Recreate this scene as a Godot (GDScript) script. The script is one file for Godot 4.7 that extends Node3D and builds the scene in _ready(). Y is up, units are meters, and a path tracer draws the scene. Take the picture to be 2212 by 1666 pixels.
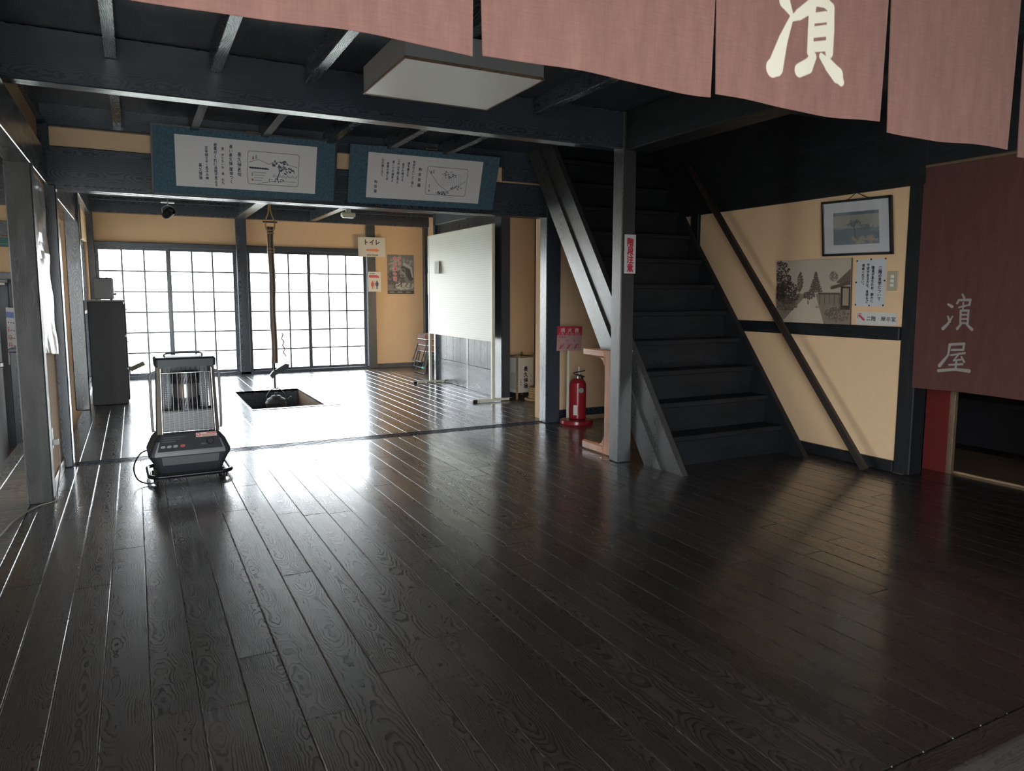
extends Node3D
# An old inn turned museum, seen from its entrance: raised dark board floor, hearth room with bright sliding windows behind.
# x runs right along the walls, -z into the house, y = 0 is the raised board floor. Metres.

const FOCAL := 1568.0            # pixels in the 2212 x 1666 frame
const CX := 1116.8
const CY := 809.9
const EYE := Vector3(0, 1.15, 0)
const BW := 0.1234               # width of a floor board
const BX := -0.0135              # a seam of the floor boards
var cam_basis := Basis()
var rng := RandomNumberGenerator.new()
var M := {}
var boxes := {}
var taken := {}
var glyphs := {}

# ---------------------------------------------------------------- pixels of the photograph to points of the place
func ray(px: float, py: float) -> Vector3:
	return cam_basis * Vector3((px - CX) / FOCAL, -(py - CY) / FOCAL, -1.0)

func at_y(px: float, py: float, y: float) -> Vector3:
	var d := ray(px, py)
	return EYE + d * ((y - EYE.y) / d.y)

func at_z(px: float, py: float, z: float) -> Vector3:
	var d := ray(px, py)
	return EYE + d * (z / d.z)

func at_x(px: float, py: float, x: float) -> Vector3:
	var d := ray(px, py)
	return EYE + d * (x / d.x)

# ---------------------------------------------------------------- mesh building
class MB:
	var v := PackedVector3Array()
	var n := PackedVector3Array()
	var uv := PackedVector2Array()
	var grain := 1
	var shift := Vector2.ZERO
	func wood(p: Vector3, nn: Vector3) -> Vector2:
		var a := nn.abs()
		var o := 0
		var best := 9.0
		for k in 3:
			if k != grain and a[k] < best:
				best = a[k]
				o = k
		return Vector2(p[o] / 0.4936, p[grain] / 2.4) + shift
	func tri(a: Vector3, b: Vector3, c: Vector3, na: Vector3, nb: Vector3, nc: Vector3, ua: Vector2, ub: Vector2, uc: Vector2) -> void:
		if (b - a).cross(c - a).dot(na + nb + nc) > 0.0:
			v.append_array([a, c, b]); n.append_array([na, nc, nb]); uv.append_array([ua, uc, ub])
		else:
			v.append_array([a, b, c]); n.append_array([na, nb, nc]); uv.append_array([ua, ub, uc])
	func face(pts: Array, nn: Vector3, uvs: Array = []) -> void:
		var u := uvs
		if u.is_empty():
			for p in pts:
				u.append(wood(p, nn))
		for k in range(1, pts.size() - 1):
			tri(pts[0], pts[k], pts[k + 1], nn, nn, nn, u[0], u[k], u[k + 1])
	func box(lo: Vector3, hi: Vector3, b := 0.0) -> void:
		var c := (lo + hi) / 2.0
		var h := (hi - lo) / 2.0
		b = minf(b, minf(h.x, minf(h.y, h.z)) * 0.6)
		for ax in 3:
			var p := (ax + 1) % 3
			var q := (ax + 2) % 3
			for s: float in [-1.0, 1.0]:
				var nn := Vector3.ZERO
				nn[ax] = s
				var pts := []
				for k: Array in [[-1.0, -1.0], [1.0, -1.0], [1.0, 1.0], [-1.0, 1.0]]:
					var w := c
					w[ax] += s * h[ax]
					w[p] += k[0] * (h[p] - b)
					w[q] += k[1] * (h[q] - b)
					pts.append(w)
				face(pts, nn)
		if b <= 0.0:
			return
		for ax in 3:
			var p := (ax + 1) % 3
			var q := (ax + 2) % 3
			for sp: float in [-1.0, 1.0]:
				for sq: float in [-1.0, 1.0]:
					var nn := Vector3.ZERO
					nn[p] = sp; nn[q] = sq
					nn = nn.normalized()
					var pts := []
					for k: Array in [[-1.0, 0], [1.0, 0], [1.0, 1], [-1.0, 1]]:
						var w := c
						w[ax] += k[0] * (h[ax] - b)
						w[p] += sp * (h[p] - (b if k[1] == 1 else 0.0))
						w[q] += sq * (h[q] - (0.0 if k[1] == 1 else b))
						pts.append(w)
					face(pts, nn)
		for sx: float in [-1.0, 1.0]:
			for sy: float in [-1.0, 1.0]:
				for sz: float in [-1.0, 1.0]:
					var s := Vector3(sx, sy, sz)
					face([c + s * (h - Vector3(0, b, b)), c + s * (h - Vector3(b, 0, b)), c + s * (h - Vector3(b, b, 0))], s.normalized())
	func tube(pts: Array, r, sides := 8, caps := true) -> void:
		var side := Vector3.ZERO
		var rings := []
		var normals := []
		var count := pts.size()
		for i in count:
			var t: Vector3 = (pts[mini(i + 1, count - 1)] - pts[maxi(i - 1, 0)]).normalized()
			if i == 0:
				side = t.cross(Vector3(0.31, 0.87, 0.39)).normalized()
			else:
				side = (side - t * side.dot(t)).normalized()
			var up := t.cross(side)
			var ring := []
			var nr := []
			var rr: float = r[i] if r is Array else r
			for k in sides:
				var a := TAU * k / sides
				var d := side * cos(a) + up * sin(a)
				ring.append(pts[i] + d * rr)
				nr.append(d)
			rings.append(ring)
			normals.append(nr)
		for i in count - 1:
			for k in sides:
				var l := (k + 1) % sides
				var u0 := Vector2(float(k) / sides, i)
				tri(rings[i][k], rings[i][l], rings[i + 1][l], normals[i][k], normals[i][l], normals[i + 1][l], u0, u0, u0)
				tri(rings[i][k], rings[i + 1][l], rings[i + 1][k], normals[i][k], normals[i + 1][l], normals[i + 1][k], u0, u0, u0)
		if caps:
			var t0: Vector3 = (pts[0] - pts[1]).normalized()
			var t1: Vector3 = (pts[count - 1] - pts[count - 2]).normalized()
			for k in range(1, sides - 1):
				tri(rings[0][0], rings[0][k], rings[0][k + 1], t0, t0, t0, Vector2.ZERO, Vector2.ZERO, Vector2.ZERO)
				var e: Array = rings[count - 1]
				tri(e[0], e[k], e[k + 1], t1, t1, t1, Vector2.ZERO, Vector2.ZERO, Vector2.ZERO)
	func lathe(profile: Array, sides := 24, c := Vector3.ZERO) -> void:
		# profile: [radius, height] from bottom to top, flat-shaded along the height where it turns sharply
		for i in profile.size() - 1:
			var a: Array = profile[i]
			var b: Array = profile[i + 1]
			var slope := Vector2(b[1] - a[1], -(b[0] - a[0])).normalized()
			for k in sides:
				var t0 := TAU * k / sides
				var t1 := TAU * (k + 1) / sides
				var d0 := Vector3(cos(t0), 0, sin(t0))
				var d1 := Vector3(cos(t1), 0, sin(t1))
				var n0 := d0 * slope.x + Vector3.UP * slope.y
				var n1 := d1 * slope.x + Vector3.UP * slope.y
				var p := [c + d0 * a[0] + Vector3.UP * a[1], c + d1 * a[0] + Vector3.UP * a[1], c + d1 * b[0] + Vector3.UP * b[1], c + d0 * b[0] + Vector3.UP * b[1]]
				var u0 := Vector2(float(k) / sides, float(i) / profile.size())
				var u1 := Vector2(float(k + 1) / sides, float(i + 1) / profile.size())
				if a[0] > 0.0:
					tri(p[0], p[1], p[2], n0, n1, n1, u0, Vector2(u1.x, u0.y), u1)
				if b[0] > 0.0:
					tri(p[0], p[2], p[3], n0, n1, n0, u0, u1, Vector2(u0.x, u1.y))
	func loft(rows: Array) -> void:
		# rows of equally many points, flat-shaded quads between rows, capped
		var mid := Vector3.ZERO
		for r: Array in rows:
			for p: Vector3 in r:
				mid += p / (rows.size() * r.size())
		for i in rows.size() - 1:
			var cnt: int = rows[i].size()
			for k in cnt:
				var l := (k + 1) % cnt
				var q := [rows[i][k], rows[i][l], rows[i + 1][l], rows[i + 1][k]]
				var nn: Vector3 = (q[2] - q[0]).cross(q[3] - q[1])
				if nn.length() < 1e-9:
					continue
				nn = nn.normalized()
				if nn.dot((q[0] + q[2]) / 2.0 - mid) < 0.0:
					nn = -nn
				face(q, nn)
		for e in [0, rows.size() - 1]:
			var r: Array = rows[e]
			var nn: Vector3 = (r[1] - r[0]).cross(r[2] - r[1]).normalized()
			if nn.dot(r[0] - mid) < 0.0:
				nn = -nn
			face(r, nn)
	func prism(poly: Array, axis: int, a: float, b: float) -> void:
		# a polygon in the plane across AXIS (convex), from a to b along it
		var r0 := []
		var r1 := []
		for p: Vector2 in poly:
			var w := Vector3.ZERO
			w[(axis + 1) % 3] = p.x
			w[(axis + 2) % 3] = p.y
			w[axis] = a
			r0.append(w)
			w[axis] = b
			r1.append(w)
		loft([r0, r1])
	func sheet(c: Array, thick: float) -> void:
		# corners TL TR BR BL of the printed face; uv 0..1 on it
		var nn: Vector3 = (c[3] - c[0]).cross(c[1] - c[0]).normalized()
		var uvs := [Vector2(0, 0), Vector2(1, 0), Vector2(1, 1), Vector2(0, 1)]
		face(c, nn, uvs)
		var e := [Vector2(0.004, 0.004), Vector2(0.004, 0.004), Vector2(0.004, 0.004), Vector2(0.004, 0.004)]
		var back := []
		for p: Vector3 in c:
			back.append(p - nn * thick)
		face(back, -nn, e)
		var mid: Vector3 = (c[0] + c[2]) / 2.0
		for k in 4:
			var l := (k + 1) % 4
			var out: Vector3 = ((c[k] + c[l]) / 2.0 - mid).normalized()
			face([c[k], c[l], back[l], back[k]], out, e)
	func done() -> ArrayMesh:
		var a := []
		a.resize(Mesh.ARRAY_MAX)
		a[Mesh.ARRAY_VERTEX] = v
		a[Mesh.ARRAY_NORMAL] = n
		a[Mesh.ARRAY_TEX_UV] = uv
		var m := ArrayMesh.new()
		m.add_surface_from_arrays(Mesh.PRIMITIVE_TRIANGLES, a)
		return m

# ---------------------------------------------------------------- nodes
func numbered(called: String) -> String:
	taken[called] = taken.get(called, -1) + 1
	return called if taken[called] == 0 else "%s_%03d" % [called, taken[called]]

func tag(o: Node3D, label: String, category := "", group := "", kind := "") -> Node3D:
	if label: o.set_meta("label", label)
	if category: o.set_meta("category", category)
	if group: o.set_meta("group", group)
	if kind: o.set_meta("kind", kind)
	return o

func thing(called: String, label: String, category: String, at: Vector3, group := "", turn := 0.0) -> Node3D:
	var o := Node3D.new()
	o.name = numbered(called)
	add_child(o)
	o.position = at
	o.rotation.y = turn
	tag(o, label, category, group)
	return o

func struct(called: String, label: String) -> Node3D:
	var o := Node3D.new()
	o.name = numbered(called)
	add_child(o)
	tag(o, label, "", "", "structure")
	return o

func put(parent: Node3D, called: String, mesh: Mesh, mat: Material, at := Vector3.ZERO, rot := Vector3.ZERO) -> MeshInstance3D:
	var o := MeshInstance3D.new()
	o.name = called if parent != self else numbered(called)
	o.mesh = mesh
	o.material_override = mat
	o.position = at
	o.rotation = rot
	parent.add_child(o, true)
	return o

func box_mesh(size: Vector3, b: float, variant := 0) -> ArrayMesh:
	var key := "%.3f %.3f %.3f %.4f %d" % [size.x, size.y, size.z, b, variant]
	if not boxes.has(key):
		var m := MB.new()
		m.grain = size.max_axis_index()
		m.shift = Vector2(0.37 * variant + 0.11, 0.53 * variant)
		m.box(-size / 2.0, size / 2.0, b)
		boxes[key] = m.done()
	return boxes[key]

# a bevelled box given by its world corners, under a parent that is not turned
func bb(parent: Node3D, called: String, mat: Material, lo: Vector3, hi: Vector3, b := 0.004, variant := -1) -> MeshInstance3D:
	var base := Vector3.ZERO if parent == self else parent.position
	if variant < 0:
		variant = rng.randi() % 7
	return put(parent, called, box_mesh(hi - lo, b, variant), mat, (lo + hi) / 2.0 - base)

func trim(label: String, lo: Vector3, hi: Vector3, mat: Material = null, b := 0.006) -> MeshInstance3D:
	taken["trim"] = taken.get("trim", 0) + 1
	var o := MeshInstance3D.new()
	o.name = "trim_%d" % taken["trim"]
	o.mesh = box_mesh(hi - lo, b, rng.randi() % 7)
	o.material_override = mat if mat else M.timber
	o.position = (lo + hi) / 2.0
	add_child(o)
	tag(o, label, "", "", "structure")
	return o

func mesh_of(build: Callable) -> ArrayMesh:
	var m := MB.new()
	build.call(m)
	return m.done()

func tube_mesh(pts: Array, r, sides := 8) -> ArrayMesh:
	var m := MB.new()
	m.tube(pts, r, sides)
	return m.done()

func curve(pts: Array, steps := 6) -> Array:
	# Catmull-Rom through the points
	var out := []
	for i in pts.size() - 1:
		var p0: Vector3 = pts[maxi(i - 1, 0)]
		var p1: Vector3 = pts[i]
		var p2: Vector3 = pts[i + 1]
		var p3: Vector3 = pts[mini(i + 2, pts.size() - 1)]
		for k in steps:
			out.append(p1.cubic_interpolate(p2, p0, p3, float(k) / steps))
	out.append(pts[pts.size() - 1])
	return out

# ---------------------------------------------------------------- pictures
func canvas(w: int, h: int, c: Color) -> Image:
	var im := Image.create(w, h, false, Image.FORMAT_RGBA8)
	im.fill(c)
	return im

func dab(im: Image, a: Vector2, b: Vector2, ra: float, rb: float, c: Color) -> void:
	var r := maxf(ra, rb) + 1.0
	var d := b - a
	var l2 := maxf(d.length_squared(), 1e-6)
	for y in range(maxi(0, int(minf(a.y, b.y) - r)), mini(im.get_height(), int(maxf(a.y, b.y) + r) + 1)):
		for x in range(maxi(0, int(minf(a.x, b.x) - r)), mini(im.get_width(), int(maxf(a.x, b.x) + r) + 1)):
			var p := Vector2(x + 0.5, y + 0.5)
			var t := clampf((p - a).dot(d) / l2, 0.0, 1.0)
			var k := clampf(lerpf(ra, rb, t) - p.distance_to(a + d * t) + 0.5, 0.0, 1.0) * c.a
			if k > 0.0:
				im.set_pixel(x, y, im.get_pixel(x, y).lerp(Color(c.r, c.g, c.b), k))

func line(im: Image, pts: Array, w: float, c: Color) -> void:
	for i in pts.size() - 1:
		dab(im, pts[i], pts[i + 1], w / 2.0, w / 2.0, c)

func brush(im: Image, pts: Array, c: Color) -> void:
	# points [x, y, width]
	for i in pts.size() - 1:
		dab(im, Vector2(pts[i][0], pts[i][1]), Vector2(pts[i + 1][0], pts[i + 1][1]), pts[i][2] / 2.0, pts[i + 1][2] / 2.0, c)

func glyph(im: Image, ch: String, x: float, y: float, s: float, w: float, c: Color, sy := 0.0) -> void:
	if not glyphs.has(ch):
		return
	if sy == 0.0:
		sy = s
	for stroke: String in glyphs[ch].split("/"):
		var q := stroke.split_floats(" ")
		for i in range(0, q.size() - 2, 2):
			dab(im, Vector2(x + q[i] * s / 20.0, y + q[i + 1] * sy / 20.0), Vector2(x + q[i + 2] * s / 20.0, y + q[i + 3] * sy / 20.0), w / 2.0, w / 2.0, c)

func row(im: Image, text: String, x: float, y: float, s: float, gap: float, w: float, c: Color) -> void:
	for k in text.length():
		glyph(im, text[k], x + k * gap, y, s, w, c)

func column(im: Image, text: String, x: float, y: float, s: float, gap: float, w: float, c: Color) -> void:
	for k in text.length():
		glyph(im, text[k], x, y + k * gap, s, w, c)

func latin(im: Image, text: String, x: float, y: float, s: float, gap: float, w: float, c: Color) -> void:
	for k in text.length():
		glyph(im, text[k], x + k * gap, y, s * 0.7, w, c, s)

func blob(im: Image, c: Vector2, r: Vector2, col: Color, n: int, size: float) -> void:
	for k in n:
		var a := rng.randf() * TAU
		var q := sqrt(rng.randf())
		var p := c + Vector2(cos(a) * r.x, sin(a) * r.y) * q
		dab(im, p, p + Vector2(rng.randf_range(-size, size), rng.randf_range(-size, size) * 0.6), size * 0.5, size * 0.3, Color(col.r, col.g, col.b, col.a * rng.randf_range(0.4, 1.0)))

func printed(im: Image, rough := 0.75, gloss := 0.5) -> StandardMaterial3D:
	var m := StandardMaterial3D.new()
	m.albedo_texture = ImageTexture.create_from_image(im)
	m.roughness = rough
	m.metallic_specular = gloss
	m.texture_repeat = false
	return m

func plain(c: Color, rough := 0.6, metal := 0.0, spec := 0.5) -> StandardMaterial3D:
	var m := StandardMaterial3D.new()
	m.albedo_color = c
	m.roughness = rough
	m.metallic = metal
	m.metallic_specular = spec
	return m

func lin(r: float, g: float, b: float) -> Color:
	return Color(r, g, b).linear_to_srgb()

func make_glyphs() -> void:
	glyphs = {
		"濱": "2 3 4 5/1 8 3 9/1 18 4 12/12 1 12 3/7 5 7 3 18 3 17 5/8 6 17 6/12 5 12 8/9 7 8 9/15 7 16 9/9 9 9 16/9 9 16 9 16 16/9 11 16 11/9 14 16 14/9 16 16 16/10 16 7 19/14 16 17 19",
		"屋": "3 2 17 2 17 6 3 6/3 2 3 10 1 19/6 9 17 9/10 9 7 12 15 12/14 10 16 13/11 13 11 18/7 15 16 15/5 18 18 18",
		"階": "2 2 2 19/2 2 7 2 5 7 7 10 5 13 3 12/9 2 9 9 12 8/9 5 12 5/14 2 14 8 18 8 18 7/14 5 18 4/13 9 12 11/9 11 17 11 17 19 9 19 9 11/9 15 17 15",
		"段": "5 2 4 19/5 3 9 2/5 7 9 7/5 11 9 11/2 16 10 14/12 3 12 7 10 10/12 3 16 3 16 8 18 8/11 11 17 11 14 16 10 19/12 12 18 19",
		"注": "3 3 5 5/2 8 4 10/2 18 5 12/12 1 14 3/8 6 18 6/9 12 17 12/13 6 13 18/7 18 19 18",
		"意": "10 1 10 3/4 3 16 3/7 4 8 6/13 4 12 6/2 7 18 7/5 9 15 9 15 14 5 14 5 9/5 11 15 11/4 16 3 18/8 15 8 18 13 18 13 17/11 15 12 16/16 15 18 18",
		"消": "3 3 5 5/2 8 4 10/2 18 5 12/13 1 13 7/9 3 10 6/17 3 16 6/9 8 9 19/9 8 17 8 17 19 15 18/9 11 17 11/9 14 17 14",
		"火": "5 6 6 10/16 5 13 9/10 2 10 10 3 19/10 10 18 19",
		"器": "4 2 8 2 8 6 4 6 4 2/12 2 16 2 16 6 12 6 12 2/2 9 18 9/10 6 9 10 3 13/10 10 17 13/12 7 14 8/4 14 8 14 8 18 4 18 4 14/12 14 16 14 16 18 12 18 12 14",
		"使": "5 2 2 9/4 7 4 19/7 4 19 4/9 7 17 7 17 11 9 11 9 7/13 2 13 11 8 19/9 13 18 19", "用": "4 2 4 13 2 19/4 2 16 2 16 18 14 18/4 7 16 7/4 12 16 12/10 2 10 19",
		"法": "3 3 5 5/2 8 4 10/2 18 5 12/8 5 18 5/13 2 13 10/7 10 19 10/13 10 9 17 16 16/15 13 18 18",
		"ト": "7 2 7 18/7 8 14 12", "イ": "16 2 10 8 3 12/11 8 11 18", "レ": "5 2 5 17 16 9",
		"二": "4 5 16 5/2 16 18 16", "の": "10 4 9 13 5 16 3 12 6 6 11 4 16 7 17 12 12 17", "見": "5 2 15 2 15 12 5 12 5 2/5 5 15 5/5 9 15 9/8 12 6 17 2 19/12 12 12 18 18 18 18 16",
		"学": "5 2 6 4/10 1 10 4/15 2 14 4/2 8 2 5 18 5 18 8/6 8 14 8 10 11/10 11 10 19 8 18/2 13 18 13", "に": "4 3 3 16/9 5 16 5/8 13 10 16 17 16", "つ": "2 7 12 5 18 9 15 14 8 17",
		"い": "4 5 4 13 7 16/15 6 17 13", "て": "3 5 17 4 11 8 10 13 15 18", "が": "3 7 13 7 12 16 9 17/8 3 4 17/14 6 17 11/15 2 16 4/18 1 19 3",
		"急": "8 1 4 5/7 2 13 2 11 5/4 5 15 5 15 12 4 12/4 8 15 8/4 15 3 18/8 14 8 18 13 18/11 14 12 16/16 14 18 17", "な": "3 5 11 5/8 2 4 11/14 5 17 8/12 9 12 16 8 18 7 15 13 15 17 18",
		"た": "2 6 11 6/7 2 3 18/10 10 17 10/10 15 12 17 18 17", "め": "5 4 9 15/14 3 8 16 4 17 3 12 9 7 16 8 17 14 12 18",
		"脚": "3 3 3 13 1 19/3 3 7 3 7 18/3 7 7 7/3 12 7 12/9 5 13 5/11 2 11 9/8 9 14 9/11 9 9 16 13 15/15 3 15 19/15 3 19 3 19 13 17 13", "力": "3 6 16 6 15 17 12 18/9 2 8 10 2 18",
		"不": "2 3 18 3/11 3 3 12/10 8 10 19/11 9 17 13", "安": "10 1 10 3/3 6 3 3 17 3 17 6/10 6 6 13 15 19/14 9 11 15 4 19/2 10 18 10", "あ": "4 5 16 5/9 2 10 17/14 8 9 16 4 16 6 11 13 9 17 13 13 18",
		"る": "5 3 15 3 6 11 13 9 17 13 12 18 8 17 9 15 12 16", "方": "10 1 10 4/2 5 18 5/9 5 8 12 3 19/8 10 15 10 14 18 11 18", "は": "4 3 3 17/8 7 17 7/13 3 13 15 9 17 9 14 17 17",
		"を": "4 5 15 5/9 2 5 10 11 8 11 14/17 9 8 14 9 18 16 18", "ご": "5 6 14 6/4 13 6 16 15 16/15 2 16 4/18 1 19 3",
		"遠": "3 4 4 6/1 9 4 9 4 16 18 18/8 4 16 4/12 2 12 6/7 6 18 6/9 8 16 8 16 11 9 11 9 8/12 11 8 16/12 13 17 16", "慮": "4 3 4 12 2 18/4 5 17 5/10 2 10 8/7 8 15 8 15 13 7 13 7 8/7 10 15 10/5 15 4 18/9 15 9 18 14 18/16 15 17 18",
		"く": "13 2 6 10 14 18", "だ": "2 6 11 6/7 2 3 18/10 10 17 10/10 15 12 17 18 17/15 2 16 4", "さ": "4 6 16 6/9 2 14 12/5 13 8 17 15 17", "、": "13 2 16 5", "。": "13 2 16 2 16 5 13 5 13 2", "・": "10 9 11 10",
		"展": "3 2 17 2 17 6 3 6/3 2 3 11 1 19/5 9 17 9/8 7 8 12/13 7 13 12/4 12 18 12/8 12 8 18 12 17/9 13 17 19", "示": "5 3 15 3/2 8 18 8/10 8 10 19 8 18/6 11 3 16/14 11 17 16",
		"室": "10 1 10 3/3 6 3 3 17 3 17 6/5 7 15 7/10 7 6 11 14 11/10 12 10 18/4 14 16 14/2 18 18 18",
		"長": "6 2 6 11/6 2 16 2/6 5 15 5/6 8 15 8/2 11 18 11/6 11 6 18 10 16/14 12 11 14/9 11 17 19", "久": "8 2 3 9/7 5 14 5 11 13 3 19/9 9 17 19",
		"保": "6 2 2 9/5 7 5 19/9 3 17 3 17 8 9 8 9 3/8 11 19 11/13 8 13 19/13 11 8 16/13 11 18 16", "宿": "10 1 10 3/3 6 3 3 17 3 17 6/7 7 3 12/5 10 5 19/8 8 18 8/12 8 11 11/9 11 17 11 17 18 9 18 9 11/9 14 17 14",
		"甚": "4 4 16 4/7 2 7 12/13 2 13 12/7 7 13 7/7 10 13 10/2 12 18 12/8 13 6 16/5 14 5 19 17 19", "句": "7 2 3 8/6 5 17 5 16 17 13 18/5 9 12 9 12 14 5 14 5 9",
		"和": "9 2 3 4/2 7 11 7/6 4 6 19/6 8 2 14/7 9 10 12/12 6 18 6 18 16 12 16 12 6", "田": "4 3 16 3 16 17 4 17 4 3/10 3 10 17/4 10 16 10", "民": "4 2 15 2 15 7 4 7/4 2 4 18 9 16/4 11 17 11/10 7 13 15 18 18",
		"謡": "5 2 6 4/2 5 9 5/3 8 8 8/3 10 8 10/3 13 8 13 8 18 3 18 3 13/11 3 17 2/11 5 12 7/17 4 16 7/12 9 18 9/10 12 19 12/14 9 14 18/11 14 11 18 18 18 18 14",
		"若": "3 4 17 4/7 2 7 6/13 2 13 6/2 9 18 9/9 6 3 15/7 12 15 12 15 18 7 18 7 12", "葉": "2 3 18 3/7 1 7 5/13 1 13 5/3 7 17 7/6 5 6 10 15 10/10 5 10 9/2 13 18 13/10 11 10 19/9 13 4 18/11 13 16 18",
		"浅": "3 3 5 5/2 8 4 10/2 18 5 12/8 6 16 5/7 10 17 9/7 14 18 12/11 2 14 14 19 18/17 11 9 19", "間": "3 2 3 19/3 2 8 2 8 7 3 7/12 2 17 2 17 19 15 18/12 2 12 7 17 7/7 10 13 10 13 17 7 17 7 10/7 13 13 13",
		"馬": "5 2 5 12/5 2 15 2/5 5 14 5/5 8 14 8/10 2 10 12/5 12 17 12 16 18 13 18/4 15 3 18/7 15 8 17/11 15 12 17", "子": "4 3 15 3 10 8/10 8 10 18 7 17/2 10 18 10",
		"唄": "2 5 6 5 6 14 2 14 2 5/9 3 17 3 17 13 9 13 9 3/9 6 17 6/9 10 17 10/11 13 8 18/15 13 18 18", "取": "2 3 10 3/4 3 4 14/9 3 9 18/4 7 9 7/4 10 9 10/2 14 10 13/11 5 18 5 10 18/12 8 18 18",
		"根": "6 2 6 19/2 6 10 6/6 7 2 13/11 3 17 3 17 10 11 10/11 3 11 18 15 16/11 6 17 6/12 11 18 18", "越": "2 5 9 5/5 2 5 17/2 9 10 9/5 13 9 13/3 12 2 18 19 18/11 5 18 5/12 5 12 14 15 12/15 2 16 11 19 15/18 8 14 15",
		"笠": "5 1 2 5/4 3 9 3/13 1 11 5/12 3 18 3/10 6 10 9/4 9 16 9/6 11 7 16/14 11 12 16/2 17 18 17", "来": "4 4 16 4/5 6 7 9/15 6 13 9/2 10 18 10/10 2 10 19/9 10 3 17/11 10 17 17",
		"桜": "5 2 5 19/1 6 9 6/5 7 1 14/10 2 11 5/14 2 14 5/18 2 16 5/9 10 19 10/14 6 11 13 18 18/16 11 9 19", "道": "3 4 4 6/1 9 4 9 4 16 18 18/9 2 10 4/16 2 14 4/7 5 19 5/9 7 17 7 17 15 9 15 9 7/9 10 17 10/9 12 17 12",
		"お": "3 6 12 6/7 2 8 17 4 16 5 12 12 10 16 14 12 18/15 5 18 8", "手": "14 2 4 4/3 8 17 8/1 12 19 12/10 4 10 18 7 17", "洗": "3 3 5 5/2 8 4 10/2 18 5 12/9 3 8 6/7 6 18 6/13 2 13 11/6 11 19 11/11 11 9 17 6 19/15 11 15 18 19 18",
		"中": "4 5 16 5 16 12 4 12 4 5/10 1 10 19", "山": "3 8 3 17 17 17 17 8/10 2 10 17", "え": "8 2 12 4/4 8 15 8 4 17 9 14 12 18 17 18", "よ": "10 2 10 15 6 18 4 15 10 14 16 18/10 7 16 6", "と": "6 3 9 9/16 6 6 12 8 17 16 17", "こ": "5 4 15 4/4 13 6 16 16 16",
		"ゆ": "4 5 4 14 9 5 15 6 16 11 11 14/10 2 11 12 8 18", "れ": "5 2 5 19/2 6 8 6 2 14/8 8 13 5 13 15 17 17", "か": "3 7 13 7 12 16 9 17/8 3 4 17/14 6 17 11", "け": "4 3 3 16/8 7 17 7/13 2 13 12 10 18", "今": "10 1 1 10/10 1 19 10/6 9 14 9/4 13 15 13 9 19",
		"A": "1 20 10 0 19 20/4 13 16 13", "E": "18 0 2 0 2 20 18 20/2 10 15 10", "F": "18 0 2 0 2 20/2 10 15 10", "G": "18 4 14 0 6 0 2 5 2 15 6 20 14 20 18 16 18 11 11 11", "H": "2 0 2 20/18 0 18 20/2 10 18 10", "I": "10 0 10 20",
		"M": "2 20 2 0 10 12 18 0 18 20", "N": "2 20 2 0 18 20 18 0", "O": "6 0 14 0 18 5 18 15 14 20 6 20 2 15 2 5 6 0", "R": "2 20 2 0 14 0 18 4 14 10 2 10/10 10 18 20", "S": "18 3 14 0 6 0 2 4 5 9 15 11 18 16 14 20 6 20 2 17",
		"T": "1 0 19 0/10 0 10 20", "U": "2 0 2 15 6 20 14 20 18 15 18 0", "X": "2 0 18 20/18 0 2 20", "1": "6 4 11 0 11 20", "2": "2 4 7 0 14 0 18 5 2 20 18 20", "5": "17 0 4 0 3 9 12 8 18 13 13 20 6 20 2 17", "6": "16 2 10 0 3 8 2 15 7 20 14 20 18 15 14 10 7 10 2 14",
		"9": "4 18 10 20 17 12 18 5 13 0 6 0 2 5 6 10 13 10 18 6", "V": "1 0 10 20 19 0",
	}

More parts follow.
